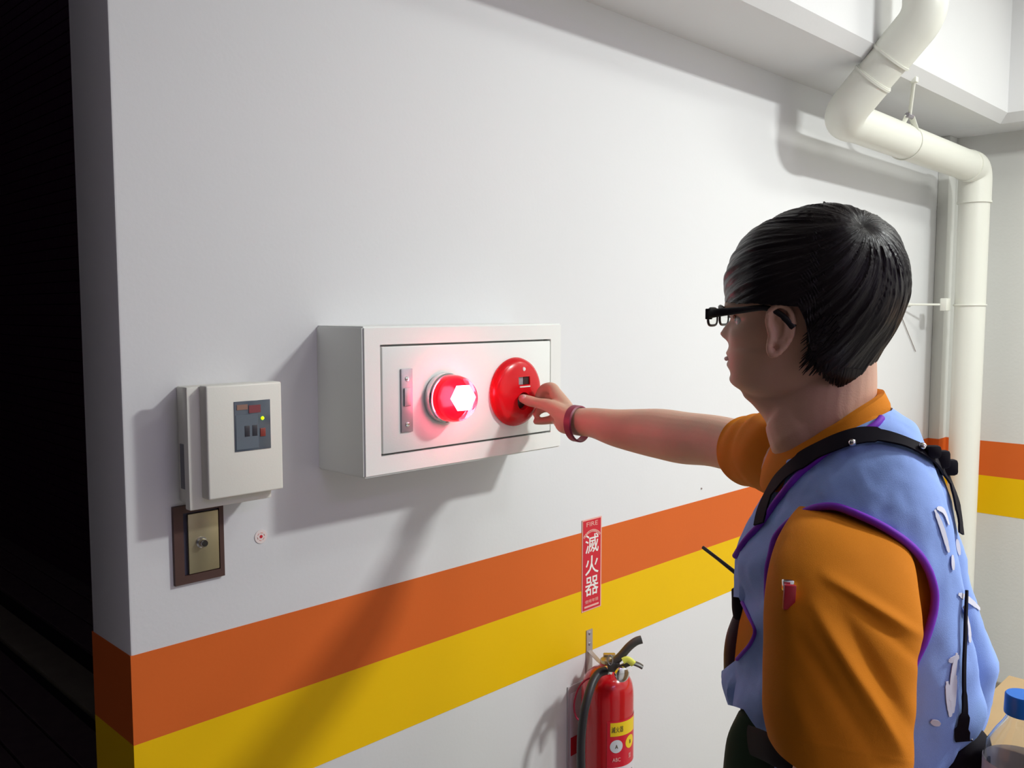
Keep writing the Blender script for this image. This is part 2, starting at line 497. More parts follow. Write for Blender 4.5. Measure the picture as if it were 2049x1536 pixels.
# hanger: rod from the beam soffit and a split clevis on the horizontal pipe
t = Thing('pipe_hanger', 'white metal hanger holding the horizontal drain pipe below the beam', 'bracket', (3.03, 1.16, 2.3))
hf = onY(1829, 160, 1.078); hb = onY(1820, 232, 1.125)
link('mounting_foot', obox(hf, RX, RY, Vector((0, 0, 1)), .010, .010, .008, .002), M['pipe'], t)
link('rod', tube_me([hf, hb], 0.0058, 12), M['pipe'], t)
link('bolt', tube_me([hb-RX*.022, hb+RX*.026], 0.008, 8), M['steel'], t)
link('clamp_arm', tube_me([hb-RX*.018, onY(1803, 256, 1.15)], [(.003, .009)]*2, 10), M['pipe'], t)
link('clamp_arm', tube_me([hb+RX*.018, onY(1838, 274, 1.118)], [(.003, .010)]*2, 10), M['pipe'], t)
hx = onY(1838, 274, 1.118).x
ring = [(hx, 1.16+(pr+0.0015)*math.cos(a), 2.146+(pr+0.0015)*math.sin(a)) for a in np.linspace(0, 2*math.pi, 32, endpoint=False)]
link('clamp_ring', tube_me(ring, 0.0022, 8, closed=True), M['pipe'], t)
# wall clamp on the vertical pipe
t = Thing('pipe_clamp', 'thin cream metal clamp tying the vertical drain pipe to the wall', 'bracket', (3.69, 1.16, 1.62))
ring = [(3.69+(pr+0.002)*math.cos(a), 1.16+(pr+0.002)*math.sin(a), 1.622) for a in np.linspace(0, 2*math.pi, 32, endpoint=False)]
link('clamp_ring', tube_me(ring, (0.0035), 8, closed=True), M['pipe'], t)
link('clamp_block', box(3.60, 3.645, 1.215, 1.24, 1.600, 1.648, 0.003), M['pipe'], t)
link('threaded_rod', tube_me([(3.645, 1.222, 1.624), (3.40, 1.333, 1.624)], 0.004, 8), M['pipe'], t)
link('wall_bar', box(3.36, 3.56, 1.329, 1.3349, 1.618, 1.630, 0.001), M['pipe'], t)
link('rod_shadow', tube_me([(3.42, 1.331, 1.618), (3.62, 1.331, 1.44)], 0.0015, 6), M['galv'], t)  # thin dark line standing in for the clamp rod's shadow on the wall

# ------------------------------------------------------------------ alarm box
t = Thing('fire_alarm_box', 'white metal fire alarm box on the wall with red lamp and red call point', 'alarm box', (1.115, 1.335, 1.32))
bx0, bx1, bz0, bz1, by = 0.868, 1.361, 1.3215, 1.5745, 1.200
ix0, ix1, iz0, iz1 = 0.903, 1.328, 1.355, 1.5435
# body with an opening for the door
bm = bmesh.new()
def quad(*p): return bm.faces.new([bm.verts.new(q) for q in p])
O = [(bx0, bz0), (bx1, bz0), (bx1, bz1), (bx0, bz1)]; I = [(ix0, iz0), (ix1, iz0), (ix1, iz1), (ix0, iz1)]
for i in range(4):
    j = (i+1) % 4
    quad((O[i][0], by, O[i][1]), (O[j][0], by, O[j][1]), (I[j][0], by, I[j][1]), (I[i][0], by, I[i][1]))
    quad((I[i][0], by, I[i][1]), (I[j][0], by, I[j][1]), (I[j][0], by+0.02, I[j][1]), (I[i][0], by+0.02, I[i][1]))
    quad((O[i][0], by, O[i][1]), (O[j][0], by, O[j][1]), (O[j][0], WY-0.0002, O[j][1]), (O[i][0], WY-0.0002, O[i][1]))
quad(*[(x, WY-0.0002, z) for x, z in O]); quad(*[(x, by+0.02, z) for x, z in I])
bmesh.ops.remove_doubles(bm, verts=bm.verts, dist=1e-5)
bmesh.ops.recalc_face_normals(bm, faces=bm.faces)
ed = [e for e in bm.edges if all(min(abs(v.co.x-bx0), abs(v.co.x-bx1)) < 1e-4 and min(abs(v.co.z-bz0), abs(v.co.z-bz1)) < 1e-4 for v in e.verts) and not all(abs(v.co.y-WY) < 1e-3 for v in e.verts)]
bmesh.ops.bevel(bm, geom=ed, offset=0.003, segments=3, affect='EDGES')
link('body', bm_me(bm), M['boxw'], t)
door = link('door', box(ix0+0.003, ix1-0.0025, by-0.001, by+0.016, iz0+0.0035, iz1-0.0035, 0.002, 2), M['boxw'], t)
DY = by-0.001
lk = link('lock_plate', box(0.944, 0.969, DY-0.003, DY+0.001, 1.392, 1.501, 0.0008), M['steel'], (t, door))
for z in (1.484, 1.405):
    link('rivet', lathe([(0, 0), (0.0045, 0), (0.004, 0.002), (0, 0.003)], (0.9565, DY-0.002, z), (0, -1, 0), 16), M['chrome'], (t, door))
link('latch', box(0.949, 0.964, DY-0.0055, DY-0.002, 1.437, 1.468, 0.001), M['steel'], (t, door))
# strobe lamp
lc = Vector((1.040, DY, 1.446))
lampo = link('strobe_base', lathe([(0, 0), (0.043, 0), (0.045, 0.004), (0.044, 0.014), (0.040, 0.018), (0.036, 0.018), (0.036, 0.012), (0, 0.012)], lc, (0, -1, 0), 48), M['chrome'], t)
prof = [(0.0405, 0.013), (0.0420, 0.020), (0.0415, 0.034), (0.039, 0.046), (0.033, 0.056), (0.022, 0.063), (0.010, 0.066), (0.0, 0.0665)]
dome = lathe(prof, lc, (0, -1, 0), 48, cap=False)
for p in dome.vertices:   # faceted ribs of the lens
    pass
link('red_dome', dome, M['redglass'], t)
link('strobe_bulb', lathe([(0, 0), (0.020, 0), (0.0235, 0.004), (0.022, 0.010), (0, 0.012)], lc+Vector((0.003, -0.046, 0.002)), (-0.25, -1, 0.05), 6), M['glow'], t)
link('reflector', lathe([(0, 0), (0.034, 0), (0.03, 0.012), (0.014, 0.018), (0, 0.018)], lc+Vector((0, -0.012, 0)), (0, -1, 0), 24), M['redpl'], t)
pl = bpy.data.lights.new('strobe_light', 'POINT'); pl.energy = 0.13; pl.color = (1, 0.12, 0.22); pl.shadow_soft_size = 0.02
plo = bpy.data.objects.new('strobe_light', pl); COL.objects.link(plo); plo.location = lc+Vector((0.012, -0.078, 0.0))
# call point disc
cc = Vector((1.222, DY, 1.4445)); bc = Vector((1.228, 0, 1.427))
prof = [(0.0, 0.0), (0.0655, 0.0), (0.0665, 0.003), (0.064, 0.010), (0.057, 0.0155), (0.045, 0.0185), (0.025, 0.020), (0.0, 0.0205)]
disc = lathe(prof, cc, (0, -1, 0), 72)
cut = lathe([(0, 0), (0.0165, 0), (0.0185, 0.03), (0, 0.03)], (bc.x, DY-0.009, bc.z), (0, -1, 0), 32)
cut2 = box(1.214, 1.246, DY-0.03, DY-0.014, 1.4585, 1.474, 0.001)
def boolcut(me, cuts, solver='EXACT'):
    cs = []
    def setup(o):
        for c in cuts:
            co = bpy.data.objects.new('cut', c); COL.objects.link(co); cs.append(co)
            b = o.modifiers.new('b', 'BOOLEAN'); b.operation = 'DIFFERENCE'; b.object = co; b.solver = solver
    r = eval_me(me, setup)
    for c in cs: bpy.data.objects.remove(c)
    return r
cp = link('call_point_disc', boolcut(disc, [cut, cut2]), M['redpl'], t, label='glossy red round call point disc')
link('push_button', lathe([(0, 0), (0.0145, 0), (0.0145, 0.002), (0.012, 0.0035), (0, 0.0035)], (bc.x, DY-0.0085, bc.z), (0, -1, 0), 28), M['hole'], t)
link('indicator_window', box(1.2145, 1.2455, DY-0.0155, DY-0.0135, 1.459, 1.4735), M['steel'], t)
link('indicator_flap', box(1.231, 1.2455, DY-0.0165, DY-0.0150, 1.459, 1.4735), M['hole'], t)
link('white_mark', box(1.216, 1.245, DY-0.0215, DY-0.0195, 1.4535, 1.4560, 0.0005), M['white'], t)
link('pilot_light', lathe([(0, 0), (0.0042, 0), (0.0036, 0.002), (0, 0.003)], (1.230, DY-0.0175, 1.4885), (0, -1, 0), 18), M['white'], t)

# ------------------------------------------------------------------ small control box
t = Thing('control_box', 'small cream wall box with a dark window and green light', 'control box', (0.67, 1.335, 1.30))
link('back_case', box(0.612, 0.738, 1.282, WY-0.0002, 1.303, 1.484, 0.003), M['sbox'], t)
link('cover_flange', box(0.597, 0.735, 1.268, 1.284, 1.300, 1.487, 0.003), M['sbox'], t)
cover = link('raised_cover', box(0.617, 0.7435, 1.246, 1.270, 1.3165, 1.4885, 0.003, 3), M['sbox'], t)
win = link('display_window', box(0.661, 0.722, 1.2448, 1.2475, 1.385, 1.462, 0.0003), M['window'], t)
yw = 1.2443
link('red_key', box(0.7035, 0.7125, yw-0.0006, yw+0.0008, 1.405, 1.418, 0.0004), mat('dull_red', (0.25, 0.04, 0.03), 0.4), (t, win))
for xx in (0.677, 0.690):
    link('dark_key', box(xx, xx+0.0085, yw-0.0006, yw+0.0008, 1.407, 1.424, 0.0004), mat('dark_key', (0.03, 0.03, 0.04), 0.4), (t, win))
link('label_strip', box(0.665, 0.683, yw-0.0003, yw+0.0008, 1.449, 1.457), mat('dull_label', (0.28, 0.16, 0.12), 0.4), (t, win))
link('label_strip', box(0.685, 0.705, yw-0.0003, yw+0.0008, 1.443, 1.455), mat('dull_label_red', (0.22, 0.05, 0.06), 0.4), (t, win))
link('grey_panel', box(0.663, 0.7005, yw-0.0001, yw+0.0008, 1.388, 1.441), mat('dull_grey', (0.13, 0.16, 0.19), 0.3), (t, win))
link('green_light', lathe([(0, 0), (0.0027, 0), (0.002, 0.0015), (0, 0.002)], (0.708, yw, 1.4335), (0, -1, 0), 16), M['led'], (t, win))
link('side_port', box(0.6105, 0.6125, 1.296, 1.325, 1.325, 1.395, 0.0005), mat('grey_port', (0.2, 0.2, 0.22), 0.5), t)

# ------------------------------------------------------------------ key switch plate
t = Thing('key_switch', 'brass switch plate with round knob in a dark brown frame', 'switch', (0.64, 1.335, 1.17))
fx0, fx1, fz0, fz1 = 0.5985, 0.6815, 1.171, 1.296
bm = bmesh.new()
O = [(fx0, fz0), (fx1, fz0), (fx1, fz1), (fx0, fz1)]; I = [(0.614, 1.184), (0.674, 1.184), (0.674, 1.284), (0.614, 1.284)]
for i in range(4):
    j = (i+1) % 4
    quad((O[i][0], 1.328, O[i][1]), (O[j][0], 1.328, O[j][1]), (I[j][0], 1.328, I[j][1]), (I[i][0], 1.328, I[i][1]))
    quad((I[i][0], 1.328, I[i][1]), (I[j][0], 1.328, I[j][1]), (I[j][0], 1.3349, I[j][1]), (I[i][0], 1.3349, I[i][1]))
    quad((O[i][0], 1.328, O[i][1]), (O[j][0], 1.328, O[j][1]), (O[j][0], 1.3349, O[j][1]), (O[i][0], 1.3349, O[i][1]))
bmesh.ops.remove_doubles(bm, verts=bm.verts, dist=1e-5)
link('frame', bm_me(bm), M['woodfr'], t, smooth=False)
link('recess_shade', box(0.6141, 0.6739, 1.3330, 1.3348, 1.1841, 1.2839), mat('recess_shade_blue', (0.03, 0.028, 0.05), 0.5), t)  # dark sheet stands in for the shade inside the frame
link('plate', box(0.622, 0.673, 1.3285, 1.3345, 1.185, 1.281, 0.001), M['brass'], t, label='flat aged brass plate')
link('knob', lathe([(0, 0), (0.009, 0), (0.009, 0.003), (0.0065, 0.005), (0.0065, 0.012), (0.005, 0.014), (0, 0.014)], (0.6425, 1.329, 1.2335), (0, -1, 0), 28), M['chrome'], t)

# round sticker
t = Thing('round_sticker', 'small round white sticker with red centre on the wall', 'sticker', (0.751, 1.335, 1.221))
link('disc', lathe([(0, 0), (0.0115, 0), (0.0115, 0.0012), (0, 0.0012)], (0.751, WY-0.0001, 1.2215), (0, -1, 0), 32), mat('sticker_white', (0.80, 0.70, 0.68), 0.5), t)
link('red_dot', lathe([(0, 0), (0.0028, 0), (0.0028, 0.0006), (0, 0.0006)], (0.751, WY-0.0012, 1.2215), (0, -1, 0), 16), M['signred'], t)
for a in range(6):
    an = a*math.pi/3+0.3
    link('arc_mark', tube_me([(0.751+0.0065*math.cos(an+q), WY-0.0014, 1.2215+0.0065*math.sin(an+q)) for q in (-0.3, 0, 0.3)], 0.0007, 6), M['signpink'], t)

# small nail in the wall
t = onY(1403, 977, WY)
o = link('nail', lathe([(0, 0), (0.0028, 0), (0.002, 0.003), (0, 0.0035)], t, (0, -1, 0), 12), M['galv'])
o['label'] = 'tiny grey nail head in the white wall above the orange stripe'; o['category'] = 'nail'

# ------------------------------------------------------------------ extinguisher sign
sx0, sx1, sz0, sz1 = 1.588, 1.661, 0.883, 1.106
t = Thing('extinguisher_sign', 'narrow red wall sign with white characters above the extinguisher', 'sign', (1.6245, 1.335, 0.883))
link('border', box(sx0, sx1, WY-0.0020, WY-0.0009, sz0, sz1), M['signpink'], t)
link('red_panel', box(sx0+0.003, sx1-0.004, WY-0.0026, WY-0.0019, sz0+0.003, sz1-0.003), M['signred'], t)
ty = WY-0.0028; cx = (sx0+sx1)/2-0.0005
RT = Vector((1, 0, 0)); UP = Vector((0, 0, 1))
def sign_text(s, z, width, height, m, name, bold=0.0):
    me = text_me(s, 0.05, 0.0002)
    if not me.vertices: return
    if bold:
        cu = None
    xs = [v.co.x for v in me.vertices]; ys = [v.co.y for v in me.vertices]
    place_text(me, (cx, ty, z), RT, UP, width/(max(xs)-min(xs)), height/(max(ys)-min(ys)))
    o = link(name, me, m, t, smooth=False)
def bold_text(s, size, off):
    cu = bpy.data.curves.new('t', 'FONT'); cu.body = s; cu.size = size; cu.extrude = 0.0002; cu.offset = off
    cu.resolution_u = 3
    o = bpy.data.objects.new('t', cu); COL.objects.link(o); bpy.context.view_layer.update()
    m = bpy.data.meshes.new_from_object(o.evaluated_get(bpy.context.evaluated_depsgraph_get()))
    bpy.data.objects.remove(o); return m
for s, z in (('滅', 1.0455), ('火', 0.993), ('器', 0.942)):
    me = bold_text(s, 0.05, 0.0003)
    xs = [v.co.x for v in me.vertices]; ys = [v.co.y for v in me.vertices]
    place_text(me, (cx, ty, z), RT, UP, 0.050/(max(xs)-min(xs)), 0.046/(max(ys)-min(ys)))
    link('character', me, M['white'], t, smooth=False)
sign_text('FIRE', 1.0935, 0.042, 0.0105, M['signpink'], 'lettering')
# arched strip with small lettering
arcp = [(cx+0.040*math.sin(a), ty, 1.0385+0.040*math.cos(a)) for a in np.linspace(-0.95, 0.95, 24)]
vs = []; fs = []
for a in np.linspace(-0.85, 0.85, 25):
    for rr in (0.0375, 0.0435):
        vs.append((cx+rr*math.sin(a), ty+0.0001, 1.036+rr*math.cos(a)))
for i in range(24): fs.append((2*i, 2*i+2, 2*i+3, 2*i+1))
link('arch_band', me_data(vs, fs), M['signpink'], t, smooth=False)
for i, ch in enumerate('EXTINGUISHER'):
    a = -0.78+i*1.56/11
    me = text_me(ch, 0.0058, 0.0001)
    place_text(me, (cx+0.0405*math.sin(a), ty-0.0003, 1.036+0.0405*math.cos(a)), Vector((math.cos(a), 0, -math.sin(a))), Vector((math.sin(a), 0, math.cos(a))))
    link('letter', me, M['signred'], t, smooth=False)
sign_text('使用年限', 0.9055, 0.050, 0.0085, M['signpink'], 'lettering')
sign_text('0000000000', 0.894, 0.052, 0.0045, M['signpink'], 'lettering') if False else None
link('bottom_line', box(cx-0.027, cx+0.027, ty-0.0001, ty+0.0003, 0.891, 0.8955), M['signpink'], t)

# ------------------------------------------------------------------ fire extinguisher
ec = Vector((1.594, 1.258, 0)); er = 0.0615
t = Thing('fire_extinguisher', 'red fire extinguisher hanging on the wall under the stripes', 'extinguisher', (ec.x, ec.y, 0.36))
prof = [(0, 0.36), (0.055, 0.36), (0.060, 0.366), (er, 0.378), (er, 0.705), (er*0.985, 0.722), (er*0.93, 0.738), (er*0.80, 0.753), (er*0.6, 0.764), (er*0.38, 0.770), (0.018, 0.774), (0.018, 0.782), (0, 0.782)]
cyl = link('cylinder', lathe([(r, z) for r, z in prof], ec, UP, 64), M['extred'], t)
def wrap(a0, a1, z0, z1, rr, n=16):
    vs = []; fs = []
    for i in range(n+1):
        a = a0+(a1-a0)*i/n
        for z in (z0, z1):
            vs.append((ec.x+rr*math.cos(a), ec.y+rr*math.sin(a), z))
    for i in range(n): fs.append((2*i, 2*i+2, 2*i+3, 2*i+1))
    return me_data(vs, fs)
# angle to camera from the extinguisher
ca = math.atan2(-ec.y, -ec.x)    # facing the viewer
def curved_disc(cx_, cy_, a, z, rad, r0, rr, n=24, sq=1.0, rings=5):
    vs = [(cx_+rr*math.cos(a), cy_+rr*math.sin(a), z)]; fs = []
    for g_ in range(1, rings+1):
        for i in range(n):
            q = 2*math.pi*i/n; rd = rad*g_/rings; aa = a+rd*math.cos(q)/r0
            vs.append((cx_+rr*math.cos(aa), cy_+rr*math.sin(aa), z+rd*sq*math.sin(q)))
    for i in range(n): fs.append((0, 1+i, 1+(i+1) % n))
    for g_ in range(rings-1):
        for i in range(n):
            i2 = (i+1) % n; fs.append((1+g_*n+i, 1+(g_+1)*n+i, 1+(g_+1)*n+i2, 1+g_*n+i2))
    return me_data(vs, fs)
def wrap_disc(a, z, rad, rr): return curved_disc(ec.x, ec.y, a, z, rad, er, rr)
lab = link('red_label', wrap(ca+0.0, ca+2.3, 0.54, 0.668, er+0.0006, 30), mat('label_red', (0.60, 0.01, 0.03), 0.3), (t, cyl))
link('yellow_label', wrap(ca+0.12, ca+1.35, 0.632, 0.664, er+0.0009, 24), M['yellab'], (t, cyl))
for (a, ch) in ((0.24, '滅'), (0.40, '火'), (0.56, '器')):
    aa = ca+a; rr = er+0.0013
    me = text_me(ch, 0.014, 0.0001)
    n = Vector((math.cos(aa), math.sin(aa), 0)); rt = Vector((-math.sin(aa), math.cos(aa), 0))
    place_text(me, ec+n*rr+UP*0.648, rt, UP, 0.7, 1.1)
    link('label_character', me, M['ink'], (t, cyl), smooth=False)
link('round_badge', wrap_disc(ca+0.36, 0.608, 0.0155, er+0.0010), mat('badge_grey', (0.60, 0.62, 0.66), 0.4), (t, cyl))
link('yellow_badge', wrap_disc(ca+1.0, 0.611, 0.0155, er+0.0010), M['yellab'], (t, cyl))
for a, s, z, m in ((0.36, 'A', 0.608, 'ink'), (1.0, 'B', 0.611, 'ink'), (0.36, 'ABC', 0.577, 'pinkpr'), (0.98, '型', 0.579, 'pinkpr')):
    aa = ca+a; n = Vector((math.cos(aa), math.sin(aa), 0)); rt = Vector((-math.sin(aa), math.cos(aa), 0))
    me = text_me(s, 0.013, 0.0001); place_text(me, ec+n*(er+0.0016)+UP*z, rt, UP, 0.8, 1)
    link('label_character', me, M[m], (t, cyl), smooth=False)
link('white_label', wrap(ca+0.0, ca+2.3, 0.45, 0.558, er+0.0008, 30), mat('label_white', (0.68, 0.64, 0.68), 0.35), (t, cyl))
for zz in (0.54, 0.53, 0.52):
    link('label_line', wrap(ca+0.2, ca+1.2, zz, zz+0.003, er+0.0011, 10), M['ink'], (t, cyl))
# valve, gauge, levers
link('valve', join_me([lathe([(0, 0.778), (0.017, 0.778), (0.017, 0.790), (0.012, 0.793), (0.010, 0.797), (0, 0.797)], ec, UP, 20),
     obox(ec+Vector((0.004, -0.002, 0.796)), R, VH, UP, 0.014, 0.008, 0.006, 0.002)]), mat('valve_brass', (0.5, 0.42, 0.25), 0.3, 0.9), t)
gc = P(1246, 1350, 1.955)
gdir = (-R*(-0.35)-VH).normalized()
ga = link('pressure_gauge', lathe([(0, 0), (0.0155, 0), (0.0165, 0.003), (0.0165, 0.010), (0.013, 0.012), (0, 0.0125)], gc+(-gdir)*0.01, gdir, 32), M['chrome'], t)
link('gauge_stem', tube_me([gc-gdir*0.008, ec+UP*0.790], 0.006, 10), M['steel'], t)
def bar(pts, w1, w2, seg=10): return tube_me(spline(pts, 5), (w1, w2), seg) if False else tube_me([Vector(p) for p in spline(pts, 5)], [(w1, w2)]*((len(pts)-1)*5+1), 12)
pT = lambda x, y, tt=1.99: tuple(P(x, y, tt))
link('upper_lever', bar([pT(1216, 1333), pT(1228, 1325), pT(1243, 1311), pT(1258, 1294), pT(1272, 1283), pT(1284, 1279)], 0.009, 0.010), M['lever'], t)
link('lower_handle', bar([pT(1218, 1338), pT(1240, 1335), pT(1262, 1326), pT(1276, 1329), pT(1285, 1334)], 0.005, 0.009), M['lever'], t)
link('lever_joint', obox(P(1228, 1332, 1.99), R, VH, UP, 0.013, 0.010, 0.011, 0.003), M['lever'], t)
link('safety_tag', bar([pT(1246, 1322, 1.975), pT(1256, 1319, 1.975), pT(1268, 1328, 1.975)], 0.0075, 0.004), mat('yellow_tag', (0.75, 0.75, 0.10), 0.5), t)
ring = [P(1221+5*math.cos(a), 1320+10*math.sin(a), 1.98) for a in np.linspace(0, 2*math.pi, 16, endpoint=False)]
link('pull_ring', tube_me(ring, 0.0012, 6, closed=True), M['steel'], t)
link('hose_collar', lathe([(0, 0), (0.010, 0), (0.011, 0.004), (0.010, 0.014), (0, 0.014)], P(1222, 1340, 2.02), (P(1205, 1342, 2.03)-P(1222, 1340, 2.02)), 16), M['chrome'], t)
hp = [pT(1212, 1341, 2.01), pT(1198, 1347, 2.0), pT(1186, 1365, 1.98), pT(1176, 1395, 1.96), pT(1168, 1430, 1.95), pT(1163, 1480, 1.95), pT(1163, 1540, 1.95), pT(1165, 1640, 1.95), pT(1168, 1720, 1.95)]
link('hose', tube_me([Vector(p) for p in spline(hp, 8)], 0.0095, 14), M['rubber'], t, label='black rubber hose')
nz = [pT(1168, 1715, 1.95), pT(1170, 1790, 1.95)]
link('nozzle', tube_me([Vector(p) for p in nz], [0.011, 0.018], 16), M['black'], t)
# thin red loop
loop = [P(x, y, 2.0) for x, y in [(1186, 1357), (1172, 1360), (1158, 1376), (1150, 1400), (1149, 1420), (1154, 1436), (1163, 1440), (1172, 1425), (1180, 1400), (1188, 1375)]]
link('red_cord', tube_me([Vector(p) for p in spline(loop, 6, True)], 0.0022, 8, closed=True), mat('red_cord', (0.35, 0.01, 0.05), 0.5), t)

# wall bracket
t = Thing('extinguisher_bracket', 'thin galvanised wall strip with hook above the red extinguisher', 'bracket', (1.625, 1.335, 0.70))
link('strip', box(1.606, 1.629, WY-0.003, WY-0.0001, 0.66, 0.835, 0.0008), M['galv'], t)
hk = [(1.617, 1.332, 0.783), (1.615, 1.31, 0.772), (1.606, 1.285, 0.768), (1.599, 1.265, 0.772)]
link('hook', tube_me([Vector(p) for p in spline(hk, 5)], [(0.0015, 0.007)]*16, 10), M['galv'], t)
for z in (0.826, 0.80): link('screw', lathe([(0, 0), (0.0045, 0), (0.003, 0.002), (0, 0.002)], (1.6175, WY-0.003, z), (0, -1, 0), 12), M['steel'], t)

# inspection card in clear holder
t = Thing('inspection_card', 'white inspection card in clear holder on wall behind the extinguisher', 'card', (1.56, 1.335, 0.40))
link('holder', box(1.538, 1.618, WY-0.004, WY-0.0001, 0.42, 0.716, 0.001), M['bframe'], t)
link('card', box(1.545, 1.612, WY-0.0052, WY-0.0040, 0.425, 0.698), M['paper'], t)
link('red_print', box(1.547, 1.600, WY-0.0056, WY-0.0050, 0.545, 0.590), M['signred'], t)
link('red_print', box(1.547, 1.600, WY-0.0056, WY-0.0050, 0.47, 0.49), M['signred'], t)

exec_person = True
# ==================================================================== PERSON
TC = 1.075
def interp(tab, x):
    xs = [r[0] for r in tab]
    return [float(np.interp(x, xs, [r[k] for r in tab])) for k in range(1, len(tab[0]))]
def smooth_tab(tab, n=6):
    return [tuple(p) for p in spline(tab, n)]

# head frame: faces image-left and a little away
YAW = math.radians(25)
FW = (-R*math.cos(YAW)+VH*math.sin(YAW)).normalized()
SD = (-VH*math.cos(YAW)-R*math.sin(YAW)).normalized()   # towards the viewer: the person's left
TH_H = 1.085
HC = P(1636, 640, TH_H)          # head axis at eye height
SPX = TH_H/F                      # metres per pixel there
def hpx(px): return -(px-1630)*SPX*1.07      # image-left is forward
def hz(py): return EYE-(py-640)*SPX*1.0+ (HC.z-EYE)
def HP(f, s, py):
    return Vector((HC.x, HC.y, 0))+FW*f+SD*s+UP*hz(py)

head_tab = smooth_tab([ # py, front px, back px, half width
 (438, 1615, 1650, .010), (446, 1570, 1692, .034), (468, 1515, 1735, .056), (510, 1476, 1758, .070), (560, 1463, 1768, .076),
 (600, 1460, 1766, .077), (618, 1461, 1760, .077), (638, 1472, 1750, .075), (660, 1470, 1736, .073), (690, 1469, 1722, .070),
 (720, 1468, 1730, .064), (745, 1470, 1715, .058), (765, 1475, 1700, .053), (780, 1486, 1680, .046), (794, 1512, 1650, .034), (802, 1545, 1610, .016)], 5)
def g(x, m, s): return math.exp(-((x-m)/s)**2)
vs = []; fs = []; NA = 96
rows = head_tab
for r in rows:
    py, pf, pb, hw = r
    f0, f1 = hpx(pf), hpx(pb); cf = f0*0.38+f1*0.62 if py < 700 else (f0+f1)/2
    for k in range(NA):
        a = 2*math.pi*k/NA; ca_, sa = math.cos(a), math.sin(a)
        e = 2/2.25
        cc_ = math.copysign(abs(ca_)**e, ca_); ss_ = math.copysign(abs(sa)**e, sa)
        f = cf+(f0-cf)*cc_ if ca_ > 0 else cf+(cf-f1)*cc_
        s = hw*ss_
        if ca_ > 0:
            nose = 0.0135*g(s, 0, .0095)*(g(py, 672, 15) if py < 672 else g(py, 672, 9)) + 0.006*g(s, 0, .007)*g(py, 652, 14)
            nose += 0.004*g(abs(s), .011, .006)*g(py, 677, 8)
            lips = 0.0045*g(s, 0, .020)*(g(py, 709, 7)+0.85*g(py, 733, 7)) - 0.002*g(s, 0, .024)*g(py, 721, 4)
            chin = 0.004*g(s, 0, .018)*g(py, 768, 14) - 0.003*g(s, 0, .02)*g(py, 750, 7)
            sock = -0.008*g(abs(s), .031, .015)*g(py, 640, 13)
            brow = 0.003*g(abs(s), .028, .02)*g(py, 620, 8)
            cheek = 0.004*g(abs(s), .042, .016)*g(py, 672, 18)
            f += (nose+lips+chin+sock+brow+cheek)
        vs.append(HP(f, s, py))
for i in range(len(rows)-1):
    for k in range(NA):
        k2 = (k+1) % NA; fs.append((i*NA+k, i*NA+k2, (i+1)*NA+k2, (i+1)*NA+k))
fs.append(tuple(range(NA))[::-1]); fs.append(tuple((len(rows)-1)*NA+k for k in range(NA)))
parts = [me_data(vs, fs)]
def T(pts, rad, seg=20, rnd=True, n=5):
    """smooth tapering limb through points with radii"""
    q = spline([(*Vector(p), *( (r, r) if not isinstance(r, tuple) else r)) for p, r in zip(pts, rad)], n)
    return tube_me([Vector(x[:3]) for x in q], [(max(x[3], 1e-4), max(x[4], 1e-4)) for x in q], seg, rnd=rnd)
# ear
ec2 = HP(hpx(1574), .0735, 661)
def EP(u_, v_, o_): return ec2+(FW*0.35*0-R*0)*0+(-R*u_)+UP*v_+(SD*0.9+R*0.35).normalized()*o_
def ear(side=1):
    out = []
    pts = [(.008, -.004), (.012, .012), (.010, .024), (.001, .030), (-.009, .027), (-.015, .014), (-.014, -.002), (-.009, -.014), (-.001, -.024), (.007, -.028), (.010, -.020), (.009, -.010)]
    lift = [.004, .004, .007, .011, .014, .016, .015, .012, .009, .006, .004, .004]
    if side > 0: base = ec2; fwd = -R; outd = (SD*0.9+R*0.3).normalized()
    else: base = HP(hpx(1574), -.0735, 661); fwd = FW; outd = -SD
    pp = [base+fwd*a+UP*b+outd*l for (a, b), l in zip(pts, lift)]
    out.append(tube_me([Vector(x) for x in spline([tuple(p) for p in pp], 5, True)], 0.0038, 10, closed=True))
    inner = [base+fwd*a*.5+UP*b*.55+outd*(l*.8) for (a, b), l in zip(pts[3:9], lift[3:9])]
    out.append(tube_me([Vector(x) for x in spline([tuple(p) for p in inner], 4)], 0.003, 8, rnd=True))
    # plate behind
    vsn = []; 
    for a_, b_, c_, q in ((0, .002, .0, .5), ):
        bm = bmesh.new(); bmesh.ops.create_uvsphere(bm, u_segments=20, v_segments=12, radius=1)
        for v in bm.verts:
            x, y, z = v.co
            v.co = base+fwd*(x*.0125-.002)+UP*(y*.027+.002)+outd*(z*.0035+.003-x*.006)
        out.append(bm_me(bm))
    return out
parts += ear(1)+ear(-1)
# neck
parts.append(T([HP(hpx(1530), 0, 775), HP(hpx(1590), 0, 810), P(1625, 870, 1.085)], [.026, .044, .052], 24))
parts.append(T([HP(hpx(1655), 0, 700), HP(hpx(1652), 0, 770), P(1650, 830, 1.085), P(1662, 905, 1.085), P(1680, 980, 1.08)], [.052, .056, .058, .064, .08], 28))
